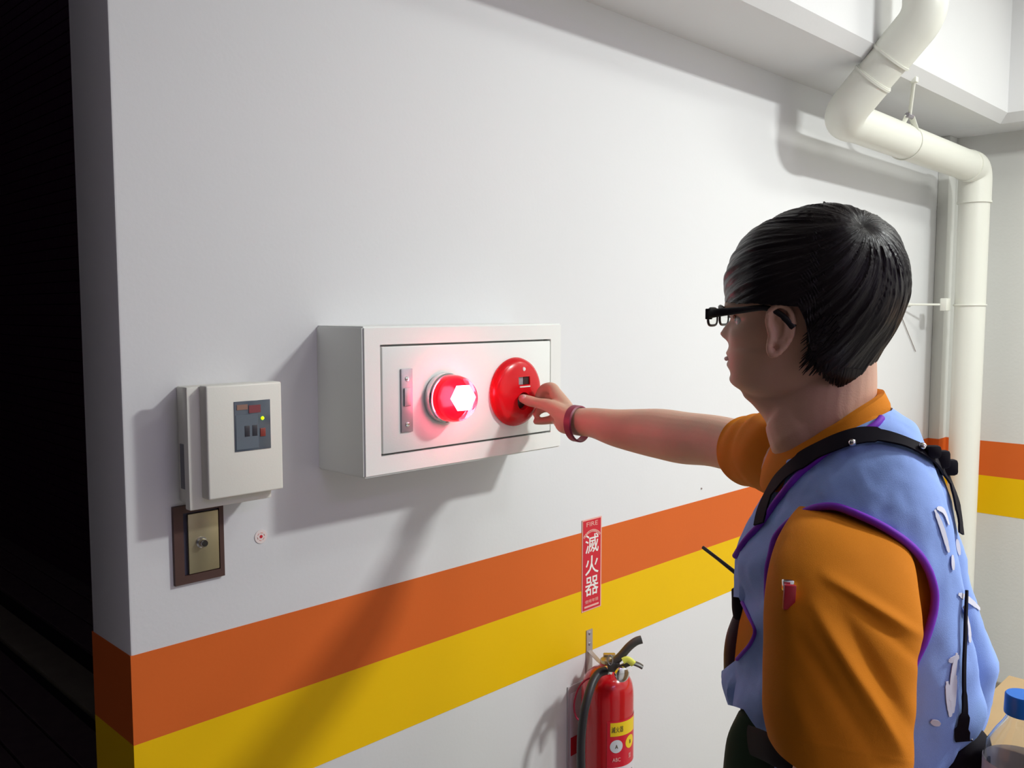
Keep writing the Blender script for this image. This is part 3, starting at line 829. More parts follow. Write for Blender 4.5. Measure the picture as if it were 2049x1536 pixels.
# torso core rings used by body, shirt and vest
torso = [ # py(mid-plane), front(px,py), back(px,py), half width
 (1640, (1490, 1640), (1870, 1640), .150),
 (1560, (1492, 1560), (1875, 1560), .155),
 (1500, (1486, 1500), (1890, 1500), .160),
 (1440, (1476, 1440), (1872, 1430), .165),
 (1380, (1470, 1385), (1922, 1370), .170),
 (1320, (1474, 1325), (1924, 1300), .175),
 (1250, (1482, 1260), (1904, 1220), .180),
 (1180, (1490, 1190), (1878, 1140), .184),
 (1110, (1490, 1115), (1864, 1065), .186),
 (1060, (1510, 1060), (1848, 1000), .184),
 (1010, (1534, 1010), (1828, 940), .176),
 (970, (1550, 980), (1812, 898), .160),
 (935, (1560, 950), (1798, 866), .135),
 (908, (1568, 930), (1794, 842), .108),
 (888, (1572, 912), (1774, 826), .088),
 (874, (1582, 902), (1758, 814), .074)]
def ring_pts(row, off, n=120, exps=2.15):
    py, fp, bp, hw = row
    a = P(fp[0], fp[1], TC); b = P(bp[0], bp[1], TC)
    c = (a+b)/2; A = (a-b)/2; la = A.length; A = A*(max(la+off, .01)/la)
    B = -VH*(hw+off)
    lift_ = float(np.interp(py, [874, 1000, 1060], [.016, .004, 0]))
    # chest turned a little: right shoulder forward
    far_ = float(np.interp(py, [880, 1000, 1100, 1200, 1300], [.45, .40, .52, .75, 1]))
    out = []
    e = 2/exps
    for k in range(n):
        q = 2*math.pi*k/n; c1_, s1_ = math.cos(q), math.sin(q)
        out.append(c+A*math.copysign(abs(c1_)**e, c1_)+B*math.copysign(abs(s1_)**e, s1_)*(far_ if s1_ < 0 else 1)+UP*(lift_*s1_*s1_))
    return out
def srows(n=5):
    q = spline([(r[0], *r[1], *r[2], r[3]) for r in torso], n)
    return [(x[0], (x[1], x[2]), (x[3], x[4]), x[5]) for x in q]
def torso_mesh(off, lo=0, hi=None, n=120, cap=True, disp=None, exps=2.15, per=5):
    rows = srows(per)[lo:hi]
    vs = []; fs = []
    for i, r in enumerate(rows):
        pts = ring_pts(r, off, n, exps)
        if disp:
            c = sum(pts, Vector())/len(pts)
            for k, p in enumerate(pts):
                d = (p-c); d.z = 0; d.normalize()
                pts[k] = p+d*disp(p, 2*math.pi*k/n, r[0])
        vs += pts
    for i in range(len(rows)-1):
        for k in range(n):
            k2 = (k+1) % n; fs.append((i*n+k, i*n+k2, (i+1)*n+k2, (i+1)*n+k))
    if cap:
        fs.append(tuple(range(n))[::-1]); fs.append(tuple((len(rows)-1)*n+k for k in range(n)))
    me = me_data(vs, fs)
    bm = bmesh.new(); bm.from_mesh(me); bmesh.ops.recalc_face_normals(bm, faces=bm.faces); bm.to_mesh(me); bm.free()
    return me
parts.append(torso_mesh(-0.022, n=60))
# right arm (reaches to the button)
ra = [(1640, 960, 1.10, .055), (1560, 905, 1.21, .050), (1500, 898, 1.29, .0405), (1430, 882, 1.375, .0400), (1370, 876, 1.445, .0425), (1325, 868, 1.50, .0425),
      (1285, 863, 1.54, .0395), (1234, 856, 1.575, .0335), (1190, 846, 1.61, .0275), (1155, 843, 1.635, .0255), (1138, 836, 1.65, .0265)]
parts.append(T([P(x, y, tt) for x, y, tt, r in ra], [r for *_, r in ra], 28))
# right hand
def finger(p, r): parts.append(T([P(*q) for q in p], r, 14, n=4))
for kx, ky, kt in ((1112, 787, 1.690), (1108, 800, 1.708), (1108, 817, 1.722), (1112, 836, 1.728)):
    finger([(1146, 842, 1.645), ((1146+kx)/2, (842+ky)/2, (1.645+kt)/2), (kx, ky, kt)], [.0155, .0165, .0125])
parts.append(T([P(1146, 840, 1.64), P(1132, 846, 1.65), P(1122, 844, 1.665)], [.020, .021, .014], 16))
finger([(1140, 836, 1.632), (1120, 824, 1.650), (1098, 811, 1.668), (1076, 806, 1.682), (1060, 802, 1.691), (1046, 797, 1.697)], [.018, .0165, .0125, .0098, .0105, .0088])
finger([(1112, 786, 1.690), (1104, 776, 1.702), (1090, 777, 1.715), (1080, 788, 1.720), (1076, 799, 1.718)], [.0115, .0112, .0098, .0085, .0072])
finger([(1108, 800, 1.708), (1094, 793, 1.722), (1082, 799, 1.731), (1079, 811, 1.728)], [.011, .010, .0088, .0075])
finger([(1108, 817, 1.722), (1092, 815, 1.731), (1080, 820, 1.734), (1073, 828, 1.730)], [.0105, .0095, .0085, .0072])
finger([(1112, 838, 1.728), (1098, 840, 1.731), (1086, 842, 1.731), (1073, 843, 1.729)], [.0098, .0086, .0077, .0066])
# left arm hanging at the side (towards the viewer)
la = [P(1695, 1080, 1.02), P(1688, 1150, .925), P(1682, 1300, .870), P(1680, 1420, .86), P(1676, 1520, .86), P(1660, 1640, .865), P(1645, 1760, .875), P(1632, 1860, .885)]
parts.append(T(la, [.040, .044, .044, .042, .040, .040, .033, .026], 24))
lw = la[-1]; hd = (la[-1]-la[-2]).normalized()
parts.append(T([lw, lw+hd*.04, lw+hd*.08], [(.022, .030), (.016, .036), (.014, .034)], 18))
fdir = (-R)
for i, (dl, ln) in enumerate(((.022, .070), (.008, .078), (-.007, .072), (-.020, .056))):
    b = lw+hd*.082+fdir*dl
    parts.append(T([b, b+hd*ln*.4, b+hd*ln*.72-VH*-.008, b+hd*ln+VH*.018], [.0095, .009, .008, .007], 12))
b = lw+hd*.02+fdir*.024
parts.append(T([b, b+hd*.03+fdir*.02, b+hd*.06+fdir*.026], [.014, .011, .009], 12))
# legs
pc = P(1690, 1640, TC); pc = Vector((pc.x, pc.y, 1.0))
for s in (-1, 1):
    hx = pc-VH*s*.085
    kn = Vector((hx.x, hx.y, .50))-R*.02-VH*s*.02; an = Vector((hx.x, hx.y, .09))-VH*s*.03+R*.01
    parts.append(T([hx+UP*.0, (hx+kn)/2, kn, (kn+an)/2+R*.012, an], [.085, .072, .052, .048, .034], 20))
    parts.append(T([an-UP*.045+R*.03, an-UP*.05-R*.05, an-UP*.06-R*.14], [.032, .034, .024], 16))
body = join_me(parts)
def rem(o):
    m = o.modifiers.new('r', 'REMESH'); m.mode = 'VOXEL'; m.voxel_size = 0.0026; m.use_smooth_shade = True
    s = o.modifiers.new('s', 'SMOOTH'); s.factor = 0.5; s.iterations = 3
body = eval_me(body, rem)
per = Thing('person', 'young man in orange polo and light blue vest pressing the alarm button', 'person', (pc.x, pc.y, 0.0))
link('body', body, M['skin'], per)

# nails
for (a, b_, r_) in (((1049, 797, 1.697), (-0.004, 0.0), .007),):
    p = P(*a)
# thumb nail (seen from the side facing the lamp)
bm = bmesh.new(); bmesh.ops.create_uvsphere(bm, u_segments=16, v_segments=10, radius=1)
tdir = (P(1046, 797, 1.697)-P(1062, 802, 1.690)).normalized(); tup = (UP-tdir*UP.dot(tdir)).normalized(); tsd = tdir.cross(tup)
nc = P(1048, 794.5, 1.6935)
for v in bm.verts: v.co = nc+tdir*v.co.x*.0065+tup*v.co.y*.0058+tsd*v.co.z*.0055 - VH*0.002
link('thumb_nail', bm_me(bm), M['nail'], per)
# eyes
for s in (-1, 1):
    c = HP(hpx(1505), s*.030, 640)
    bm = bmesh.new(); bmesh.ops.create_uvsphere(bm, u_segments=20, v_segments=14, radius=.0118)
    for v in bm.verts: v.co += c
    e_ = link('eye', bm_me(bm), M['eye'], per)
    bm = bmesh.new(); bmesh.ops.create_uvsphere(bm, u_segments=16, v_segments=10, radius=.0062)
    for v in bm.verts: v.co += c+FW*.0068
    link('iris', bm_me(bm), M['iris'], (per, e_))
    link('eyebrow', T([HP(hpx(1459)-.002, s*.014, 619), HP(hpx(1459)+.0005, s*.03, 614), HP(hpx(1470), s*.050, 619)], [.0025, .003, .0015], 8), M['hair'], per)
    lidp = [HP(hpx(1505)+.0105+.003*math.cos(q), s*.030+.012*math.sin(q), 636-3*math.cos(q)) for q in np.linspace(-1.4, 1.4, 9)]
    link('eyelid', tube_me(lidp, .0016, 8), M['skin'], per)
lp = []
for s in np.linspace(-.02, .02, 9): lp.append(HP(hpx(1468)+.0030-.010*(s/.02)**2*.6, s, 721))
link('mouth', tube_me(lp, [.0005, .0018, .0026, .003, .003, .003, .0026, .0018, .0005], 8), M['lip'], per)

# ---------------------------------------------------------------- hair
hair_tab = smooth_tab([(411, 1634, 1642, .004), (415, 1602, 1672, .024), (425, 1568, 1702, .045), (444, 1526, 1738, .064), (472, 1488, 1768, .079), (512, 1463, 1787, .088),
  (550, 1451, 1795, .093), (590, 1448, 1797, .0945), (625, 1450, 1789, .094), (660, 1458, 1774, .091), (700, 1472, 1752, .085), (735, 1490, 1732, .078), (760, 1510, 1722, .070), (790, 1520, 1716, .065)], 5)
# lower edge (py) by azimuth in degrees from the front
edge_tab = [(0, 604), (40, 606), (62, 608), (74, 611), (81, 612), (88, 618), (92, 642), (95, 675), (100, 706), (107, 732), (118, 748), (132, 758), (160, 764), (180, 766)]
def hairP(a, py, shrink=0.0):
    pf, pb, hw = interp(hair_tab, py)
    f0, f1 = hpx(pf), hpx(pb)
    cf = f0*0.5+f1*0.5
    e = 2/2.2
    ca_, sa = math.cos(a), math.sin(a)
    f = cf+(f0-f1)/2*(1-shrink)*math.copysign(abs(ca_)**e, ca_); s = hw*(1-shrink)*math.copysign(abs(sa)**e, sa)
    return HP(f*.94, s, py)
hcen = HP(0, 0, 590)
whorl = (P(1712, 475, 1.02)-hcen).normalized()
wa = whorl.orthogonal().normalized(); wb_ = whorl.cross(wa)
def flow(p):
    d = (p-hcen).normalized(); th = math.acos(max(-1, min(1, d.dot(whorl))))
    return math.atan2(d.dot(wb_), d.dot(wa))+0.55*th, th
NA = 300; NR = 110
vs = []; fs = []; uvs = []
for i in range(NR):
    for k in range(NA):
        a = 2*math.pi*k/NA; deg = abs(math.degrees(a if a <= math.pi else a-2*math.pi))
        ed = float(np.interp(deg, [e[0] for e in edge_tab], [e[1] for e in edge_tab]))
        nz_ = noise.noise(Vector((math.cos(a)*9, math.sin(a)*9, 3)))*7+noise.noise(Vector((math.cos(a)*30, math.sin(a)*30, 3)))*5
        ed += nz_*(0.3 if deg < 82 else 1.0)
        s = (i+3)/(NR-5)
        if s <= 1:
            py = 411+(ed-411)*(1-math.cos(s*math.pi/2))**0.9 if False else 404+(ed-404)*(0.5*s*s+0.5*s)
            sh = 0
        else:
            q = (i-(NR-8))/7.0; py = ed-q*2; sh = 0.02+0.15*q
        p = hairP(a, py, sh)
        fl, th = flow(p)
        d = (p-hcen).normalized()
        amp = 0.0022*min(1, th*2.5)*(noise.noise(Vector((math.cos(fl)*11, math.sin(fl)*11, th*1.2)))+0.7*noise.noise(Vector((math.cos(fl)*26, math.sin(fl)*26, th*1.6))))
        amp += 0.003*noise.noise(p*18)
        amp -= 0.005*math.exp(-(th/0.13)**2)
        if s <= 1: p = p+d*amp*min(1, s*8)
        vs.append(p); uvs.append((fl/(2*math.pi), th))
for i in range(NR-1):
    for k in range(NA):
        k2 = (k+1) % NA; fs.append((i*NA+k, i*NA+k2, (i+1)*NA+k2, (i+1)*NA+k))
fs.append(tuple(range(NA))[::-1])
hme = me_data(vs, fs)
uvl = hme.uv_layers.new(name='flow')
for poly in hme.polygons:
    us = [uvs[hme.loops[l].vertex_index][0] for l in poly.loop_indices]
    for l in poly.loop_indices:
        u_, v_ = uvs[hme.loops[l].vertex_index]
        if max(us)-min(us) > 0.5 and u_ < 0.2: u_ += 1
        uvl.data[l].uv = (u_, v_)
link('hair', hme, M['hair'], per)
# loose locks along the lower edge
lv = []; lf = []
def lock(p0, p1, p2, r):
    v, f = tube([Vector(x) for x in spline([tuple(p0), tuple(p1), tuple(p2)], 4)], [r*(1-i/9.0)+.0001 for i in range(9)], 5)
    b = len(lv); lv.extend(v); lf.extend([tuple(b+i for i in q) for q in f])
for i in range(420):
    deg = random.choice([random.uniform(94, 180), random.uniform(94, 180), random.uniform(-180, -94)])
    a = math.radians(deg); ed = float(np.interp(abs(deg), [e[0] for e in edge_tab], [e[1] for e in edge_tab]))
    L = random.uniform(4, 14) if abs(deg) > 84 else random.uniform(1, 7)
    d0 = random.uniform(-.03, .03)
    lock(hairP(a, ed-30, .03), hairP(a+d0*.5, ed-8, .012), hairP(a+d0, ed+L, .05 if abs(deg) > 84 else .02), random.uniform(.0014, .003))
for i in range(70):   # short ends falling forward behind the ear
    deg = random.uniform(92, 106); a = math.radians(deg); py = random.uniform(650, 735)
    lock(hairP(a+.12, py-22, 0), hairP(a+.06, py-6, .01), hairP(a-.03, py+10, .05), random.uniform(.0012, .0024))
o = link('hair_ends', me_data(lv, lf), M['hair'], per); o['kind'] = 'stuff'

# ---------------------------------------------------------------- polo shirt
def wr_(p, a, py): return 0.003*noise.noise(p*14)+0.002*noise.noise(p*30)-0.034*math.exp(-((a-(math.pi-0.72))/0.17)**2)*np.interp(py, [920, 1060, 1300, 1500], [0, .5, 1, 1])
shirt = torso_mesh(-0.006, lo=19, n=140, disp=wr_)
link('polo_shirt', shirt, M['polo'], per)
# left sleeve (near)
def sleeve(rows, wrinkle, n=96, seed=0, hem=.004):
    q = spline(rows, 22); vs = []; fs = []
    for i, r in enumerate(q):
        L_ = P(r[0], r[1], r[4]); Rr = P(r[2], r[3], r[4]); c = (L_+Rr)/2; A = (L_-Rr)/2; B = -VH*r[5]
        for k in range(n):
            an = 2*math.pi*k/n; e = 2/2.3
            ca_, sa = math.cos(an), math.sin(an)
            p = c+A*math.copysign(abs(ca_)**e, ca_)+B*math.copysign(abs(sa)**e, sa)
            d = (p-c).normalized()
            vs.append(p+d*wrinkle(p, i/len(q), an))
    m = len(q)
    for i in range(m-1):
        for k in range(n):
            k2 = (k+1) % n; fs.append((i*n+k, i*n+k2, (i+1)*n+k2, (i+1)*n+k))
    # turn the hem inwards
    b = len(vs); c = sum(vs[(m-1)*n:m*n], Vector())/n
    for lvl, (s1, s2) in enumerate(((.975, 0.0), (.955, 0.25))):
        for k in range(n):
            p = vs[(m-1)*n+k]; pin = vs[(m-12)*n+k]
            vs.append(c+(p-c)*s1 + (pin-p)*s2)
    for k in range(n):
        k2 = (k+1) % n
        fs.append(((m-1)*n+k, (m-1)*n+k2, b+k2, b+k)); fs.append((b+k, b+k2, b+n+k2, b+n+k))
    fs.append(tuple(range(n))[::-1])
    me = me_data(vs, fs); bm = bmesh.new(); bm.from_mesh(me); bmesh.ops.recalc_face_normals(bm, faces=bm.faces); bm.to_mesh(me); bm.free()
    return me
def ridge(x, c, w): return math.exp(-((x-c)/w)**2)
def wl(p, s, an):
    q = p-CAM; tt = q.dot(V); px = 1024.5+F*q.dot(R)/tt; py = 768-F*q.dot(U)/tt
    h = 0.0022*noise.noise(p*11)+0.0012*noise.noise(p*28)
    if an < math.pi:
        # long folds falling towards the back of the sleeve
        def fold(x0, y0, x1, y1, w_, hgt):
            dx, dy = x1-x0, y1-y0; L = math.hypot(dx, dy); u_ = ((px-x0)*dx+(py-y0)*dy)/L/L; v_ = ((px-x0)*-dy+(py-y0)*dx)/L
            uu = max(0, min(1, u_)); fade = math.sin(math.pi*min(1, max(0, (u_+.15)/1.3)))
            return hgt*math.exp(-(v_/w_)**2)*fade
        h += fold(1660, 1155, 1830, 1265, 13, .0065)+fold(1690, 1185, 1850, 1330, 14, -.003)
        h += fold(1640, 1230, 1800, 1500, 15, .0065)+fold(1690, 1240, 1830, 1470, 16, -.004)
        h += fold(1600, 1280, 1760, 1520, 18, -.0035)+fold(1570, 1360, 1640, 1510, 20, .002)
        h += fold(1560, 1080, 1585, 1300, 18, .002)+fold(1545, 1470, 1800, 1520, 5, .001)
    return h
srow = [(1665, 985, 1705, 985, 1.03, .03), (1632, 1004, 1745, 1006, .99, .048), (1596, 1040, 1784, 1050, .945, .060), (1562, 1095, 1812, 1108, .913, .064), (1544, 1160, 1824, 1175, .890, .066), (1536, 1240, 1828, 1255, .872, .066),
        (1532, 1330, 1818, 1350, .864, .067), (1534, 1420, 1812, 1450, .860, .067), (1546, 1488, 1806, 1540, .858, .066)]
sl = link('left_sleeve', sleeve(srow, wl, 200), M['polo'], per)
# hem seam
# right sleeve (reaching arm)
def wrs(p, s, an):
    return 0.0028*math.sin(s*26+3*noise.noise(p*10))*(0.4+0.6*math.sin(an*1.0+1))+0.002*noise.noise(p*25)
c0 = [(1640, 960, 1.13), (1600, 925, 1.16), (1565, 908, 1.195), (1535, 903, 1.235), (1510, 903, 1.268), (1497, 904, 1.288)]
rr = [.050, .056, .058, .0535, .0505, .0495]
q = spline([(*P(*c), r) for c, r in zip(c0, rr)], 7)
pts, Tn, Nn = frames([x[:3] for x in q]); vs = []; fs = []; n = 80
for i, x in enumerate(q):
    Bn = Tn[i].cross(Nn[i])
    for k in range(n):
        an = 2*math.pi*k/n; d = Nn[i]*math.cos(an)+Bn*math.sin(an)
        vs.append(pts[i]+d*(x[3]+wrs(pts[i]+d*.05, i/len(q), an)))
m_ = len(q)
for lvl, (s1, bk) in enumerate(((.95, 0), (.93, .012))):
    for k in range(n):
        vs.append(pts[-1]+(vs[(m_-1)*n+k]-pts[-1])*s1-Tn[-1]*bk)
for i in range(m_+1):
    for k in range(n):
        k2 = (k+1) % n; fs.append((i*n+k, i*n+k2, (i+1)*n+k2, (i+1)*n+k))
me = me_data(vs, fs); bm = bmesh.new(); bm.from_mesh(me); bmesh.ops.recalc_face_normals(bm, faces=bm.faces); bm.to_mesh(me); bm.free()
link('right_sleeve', me, M['polo'], per)
# collar
n = 72; vs = []; fs = []
cu_ = P(1657, 852, 1.085)
for lvl, (fx, fy, bx_, by_, hw, ) in enumerate([(1566, 900, 1738, 800, .061), (1556, 905, 1748, 784, .068), (1552, 912, 1757, 780, .073), (1543, 935, 1765, 800, .080), (1533, 962, 1768, 828, .088), (1530, 978, 1768, 846, .092), (1545, 978, 1758, 850, .086)]):
    a = P(fx, fy, 1.085); b = P(bx_, by_, 1.085); c = (a+b)/2; A = (a-b)/2
    for k in range(n):
        an = 2*math.pi*k/n
        sag = 0.014*abs(math.sin(an))**2
        vs.append(c+A*math.cos(an)-VH*hw*math.sin(an)+UP*(sag+.0012*noise.noise(Vector((an*3, lvl*.5, 0)))))
for i in range(6):
    for k in range(n):
        k2 = (k+1) % n; fs.append((i*n+k, i*n+k2, (i+1)*n+k2, (i+1)*n+k))
cme = me_data(vs, fs)
cme = eval_me(cme, lambda o: setattr(o.modifiers.new('s', 'SOLIDIFY'), 'thickness', 0.002))
link('collar', cme, M['polo'], per)

# ---------------------------------------------------------------- vest
def wv(p, a, py):
    h = 0.004*noise.noise(p*9)+0.003*noise.noise(p*22)+0.0022*noise.noise(Vector((p.x*48, p.y*48, p.z*34)))+0.0009*noise.noise(p*95)
    # valley down the middle of the back
    b = math.pi-0.0
    h -= 0.030*math.exp(-((a-(math.pi-0.72))/0.15)**2)*np.interp(py, [920, 1060, 1300, 1500], [0, .5, 1, 1])
    h += 0.006*math.exp(-((a-(math.pi-0.28))/0.22)**2)*np.interp(py, [920, 1100, 1330, 1500], [0, .2, 1, .5])
    # slanting folds at the belly
    if a < math.pi*0.9:
        q = (p-CAM); tt = q.dot(V); px = 1024.5+F*q.dot(R)/tt; yy = 768-F*q.dot(U)/tt
        u_ = (px*0.72+yy*0.69)
        am = np.interp(yy, [1050, 1120, 1300, 1450], [0.0, 1, 1.4, .6])*np.interp(px, [1450, 1560, 1640], [1, .6, 0])
        h += 0.005*am*math.sin(u_/17.0+1.3*noise.noise(p*12))
    # crushed folds low on the back
    h += 0.004*math.sin(p.z*75+4*noise.noise(p*8))*np.interp(py, [1200, 1330, 1500], [0, 1, 1])*(1 if a > math.pi*.6 else .0)
    return h
vest = torso_mesh(0.006, lo=9, n=200, cap=False, disp=wv, per=6)
bv = BVHTree.FromPolygons([v.co.copy() for v in vest.vertices], [tuple(p.vertices) for p in vest.polygons])
def hit(px, py, off=0.002, fallback=None):
    d = (P(px, py, 1)-CAM).normalized()
    loc, nrm, idx, dist = bv.ray_cast(CAM, d)
    if loc is None: return fallback
    if nrm.dot(d) > 0: nrm = -nrm
    return loc+nrm*off
arm_poly = [(1541, 1240), (1538, 1150), (1544, 1113), (1556, 1073), (1587, 1041), (1627, 1019), (1668, 1014), (1713, 1028), (1774, 1058), (1819, 1090), (1849, 1126), (1866, 1172), (1867, 1216), (1854, 1267), (1834, 1312), (1814, 1350), (1780, 1375), (1700, 1388), (1600, 1375), (1556, 1320)]
ap = [tuple(x) for x in spline(arm_poly, 5, True)]
loop3 = [hit(x, y, 0.0) for x, y in ap]; loop3 = [p for p in loop3 if p is not None]
bm = bmesh.new(); r0 = [bm.verts.new(p-V*.25) for p in loop3]; r1 = [bm.verts.new(p+V*.06+(sum(loop3, Vector())/len(loop3)-p)*.02) for p in loop3]
for i in range(len(r0)):
    j = (i+1) % len(r0); bm.faces.new((r0[i], r0[j], r1[j], r1[i]))
f0_ = bm.faces.new(r0); f1_ = bm.faces.new(r1[::-1]); bmesh.ops.triangulate(bm, faces=[f0_, f1_])
cutA = bm_me(bm)
cutB = tube_me([P(1660, 990, 1.14), P(1530, 890, 1.30)], [.070, .066], 40)   # far armhole
# notch in the front where the shirt shows
nt_ = [(1440, 1190), (1478, 1195), (1497, 1232), (1511, 1262), (1500, 1290), (1475, 1318), (1440, 1345)]
bm = bmesh.new(); r0 = [bm.verts.new(P(x, y, .98)) for x, y in nt_]; r1 = [bm.verts.new(P(x, y, 1.25)) for x, y in nt_]
for i in range(len(r0)):
    j = (i+1) % len(r0); bm.faces.new((r0[i], r0[j], r1[j], r1[i]))
bm.faces.new(r0); bm.faces.new(r1[::-1]); cutC = bm_me(bm)
vthick = eval_me(vest, lambda o: setattr(o.modifiers.new('s', 'SOLIDIFY'), 'thickness', 0.003))
hm = [(1400, 1395), (1470, 1413), (1488, 1419), (1505, 1445), (1545, 1497), (1570, 1700), (1400, 1700)]
bm = bmesh.new(); r0 = [bm.verts.new(P(x, y, .80)) for x, y in hm]; r1 = [bm.verts.new(P(x, y, 1.35)) for x, y in hm]
for i in range(len(r0)):
    j = (i+1) % len(r0); bm.faces.new((r0[i], r0[j], r1[j], r1[i]))
bm.faces.new(r0); bm.faces.new(r1[::-1]); cutD = bm_me(bm)
vcut = boolcut(vthick, [cutA, cutB, cutC, cutD])
vo = link('vest', vcut, M['vest'], per)
link('vest_piping', tube_me([p for p in [hit(x, y, .0015) for x, y in ap] if p is not None], .0042, 10, closed=True), M['purple'], per, label='purple piping around the armhole')
npts = [(1763, 838), (1752, 851), (1733, 863), (1712, 873), (1690, 884), (1660, 902), (1630, 925), (1600, 950), (1570, 985), (1548, 1015), (1525, 1048), (1500, 1075), (1484, 1096), (1474, 1112)]
def hits(pp, off, near=None):
    out = []
    for x, y in pp:
        h = hit(x, y, off)
        if h is None and near:
            loc, nrm, i_, d_ = bv.find_nearest(P(x, y, near))
            if nrm.dot(loc-P(1700, y, TC)) < 0: nrm = -nrm
            h = loc+nrm*off
        if h is not None: out.append(h)
    return out
neck = hits([tuple(x) for x in spline(npts, 4)], .0015)
link('neckline_piping', tube_me(neck, .0040, 10), M['purple'], per)
nn = hits([(1486, 1205), (1499, 1232), (1512, 1260), (1503, 1286), (1487, 1306), (1476, 1318)], .001)
if len(nn) > 2: link('notch_piping', tube_me([Vector(x) for x in spline([tuple(p) for p in nn], 4)], .0022, 8), M['purple'], per)

def ribbon(path, wid, thick=.0016, off=.003, name='strap', m=None, parent=None, raw=None):
    pts = raw if raw else hits([tuple(x) for x in path], off)
    ns = []
    for i, p in enumerate(pts):
        loc, nrm, idx, dist = bv.find_nearest(p); 
        if nrm.dot(p-loc) < 0: nrm = -nrm
        ns.append(nrm)
    for _ in range(4):
        ns = [(ns[max(i-1, 0)]+ns[i]*2+ns[min(i+1, len(ns)-1)]).normalized() for i in range(len(ns))]
        pts = [pts[0]]+[(pts[i-1]+pts[i]*2+pts[i+1])/4 for i in range(1, len(pts)-1)]+[pts[-1]]
    vs = []; fs = []
    for i, p in enumerate(pts):
        t_ = (pts[min(i+1, len(pts)-1)]-pts[max(i-1, 0)]).normalized(); b_ = t_.cross(ns[i]).normalized()
        w_ = wid[i*len(wid)//len(pts)] if isinstance(wid, list) else wid
        for (u_, v_) in ((-1, 0), (1, 0), (1, 1), (-1, 1)):
            vs.append(p+b_*u_*w_/2+ns[i]*v_*thick)
    for i in range(len(pts)-1):
        a = i*4; b = a+4
        for k in range(4): fs.append((a+k, a+(k+1) % 4, b+(k+1) % 4, b+k))
    fs.append((3, 2, 1, 0)); e = (len(pts)-1)*4; fs.append((e, e+1, e+2, e+3))
    return me_data(vs, fs)

# white print on the back (broad strokes of large characters)
pr_ = [[(1868, 1020), (1884, 1060), (1896, 1105)], [(1872, 1018), (1886, 1022), (1896, 1050)], [(1912, 1078), (1918, 1110)],
       [(1915, 1188), (1935, 1198), (1958, 1218)], [(1925, 1212), (1936, 1250), (1938, 1285)],
       [(1912, 1305), (1905, 1350), (1900, 1400)], [(1896, 1320), (1906, 1318), (1916, 1312)], [(1893, 1362), (1896, 1395), (1900, 1432)], [(1910, 1350), (1906, 1390), (1904, 1425)], [(1862, 1440), (1880, 1448)],
       [(1903, 1110), (1905, 1140)]]
for st in pr_:
    h_ = hits([tuple(x) for x in spline(st, 6)], .0012)
    if len(h_) > 3: link('vest_print', ribbon(None, [.003, .0055, .0065, .007, .0065, .005, .003], .0005, raw=h_), M['print'], per)
# brand tag on the sleeve: red and silver
bs = BVHTree.FromPolygons([v.co.copy()+per.loc for v in sl.data.vertices], [tuple(p.vertices) for p in sl.data.polygons])
def shit(px, py, off=.0015):
    d = (P(px, py, 1)-CAM).normalized(); loc, nrm, i, ds = bs.ray_cast(CAM, d)
    return (loc-V*off) if loc else P(px, py, .80)
def on_sleeve(px, py, hx_, hy_, hz_, name, m, lab=None):
    d = (P(px, py, 1)-CAM).normalized(); loc, nrm, i, ds = bs.ray_cast(CAM, d)
    z_ = (U-V*.1+R*.04).normalized(); y_ = (V-z_*V.dot(z_)).normalized(); x_ = y_.cross(z_)
    link(name, obox(loc-V*(hy_*.3+.0075), x_, y_, z_, hx_, hy_, hz_, min(hx_, hy_, hz_)*.4), m, per, label=lab)
on_sleeve(1574, 1190, .0056, .0024, .0120, 'sleeve_clip', mat('clip_red', (0.35, 0.005, 0.02), 0.35), 'small red clip on the sleeve')
on_sleeve(1571, 1166, .0054, .0028, .0052, 'clip_top', M['chrome'])
on_sleeve(1567, 1190, .0014, .0034, .0110, 'clip_edge', M['chrome'])
# trousers and shoes
tp = []
hip = [P(1690, 1560, TC), pc+UP*.02]
def ell(c, a, b, n=48): return [c+(-R)*a*math.cos(2*math.pi*k/n)-VH*b*math.sin(2*math.pi*k/n) for k in range(n)]
rowsT = []
zc = [(1.155, .112, .150), (1.12, .116, .155), (1.06, .118, .160), (1.0, .118, .165), (.93, .115, .168), (.88, .108, .165)]
cxy = Vector((P(1683, 1560, TC).x, P(1683, 1560, TC).y, 0))
vs = []; fs = []
for z, a, b in zc: vs += ell(cxy+UP*z, a, b)
for i in range(len(zc)-1):
    for k in range(48): fs.append((i*48+k, i*48+(k+1) % 48, (i+1)*48+(k+1) % 48, (i+1)*48+k))
fs.append(tuple(range(48))[::-1]); fs.append(tuple((len(zc)-1)*48+k for k in range(48)))
tp.append(me_data(vs, fs))
tp.append(torso_mesh(-0.012, lo=0, hi=20, n=60))
for s in (-1, 1):
    hx = pc-VH*s*.085; hx.z = .95
    kn = Vector((hx.x, hx.y, .50))-R*.02-VH*s*.02; an = Vector((hx.x, hx.y, .06))-VH*s*.03+R*.01
    tp.append(T([hx, (hx+kn)/2, kn, (kn+an)/2+R*.008, an+UP*.0], [.098, .086, .070, .064, .056], 28))
tr = eval_me(join_me(tp), lambda o: (setattr(o.modifiers.new('r', 'REMESH'), 'mode', 'VOXEL'), setattr(o.modifiers[0], 'voxel_size', .006)))
link('trousers', tr, M['trouser'], per)
for s in (-1, 1):
    an = Vector((pc.x, pc.y, .05))-VH*s*.115+R*.03
    bm = bmesh.new(); bmesh.ops.create_uvsphere(bm, u_segments=28, v_segments=16, radius=1)
    for v in bm.verts:
        x, y, z = v.co; z = max(z, -.75)
        v.co = an-R*(x*.145+.04)+VH*y*(.048-.006*x)+UP*((z+.75)*.05*(1-.3*x)-.05+.001)
    link('shoe', bm_me(bm), M['shoe'], per)
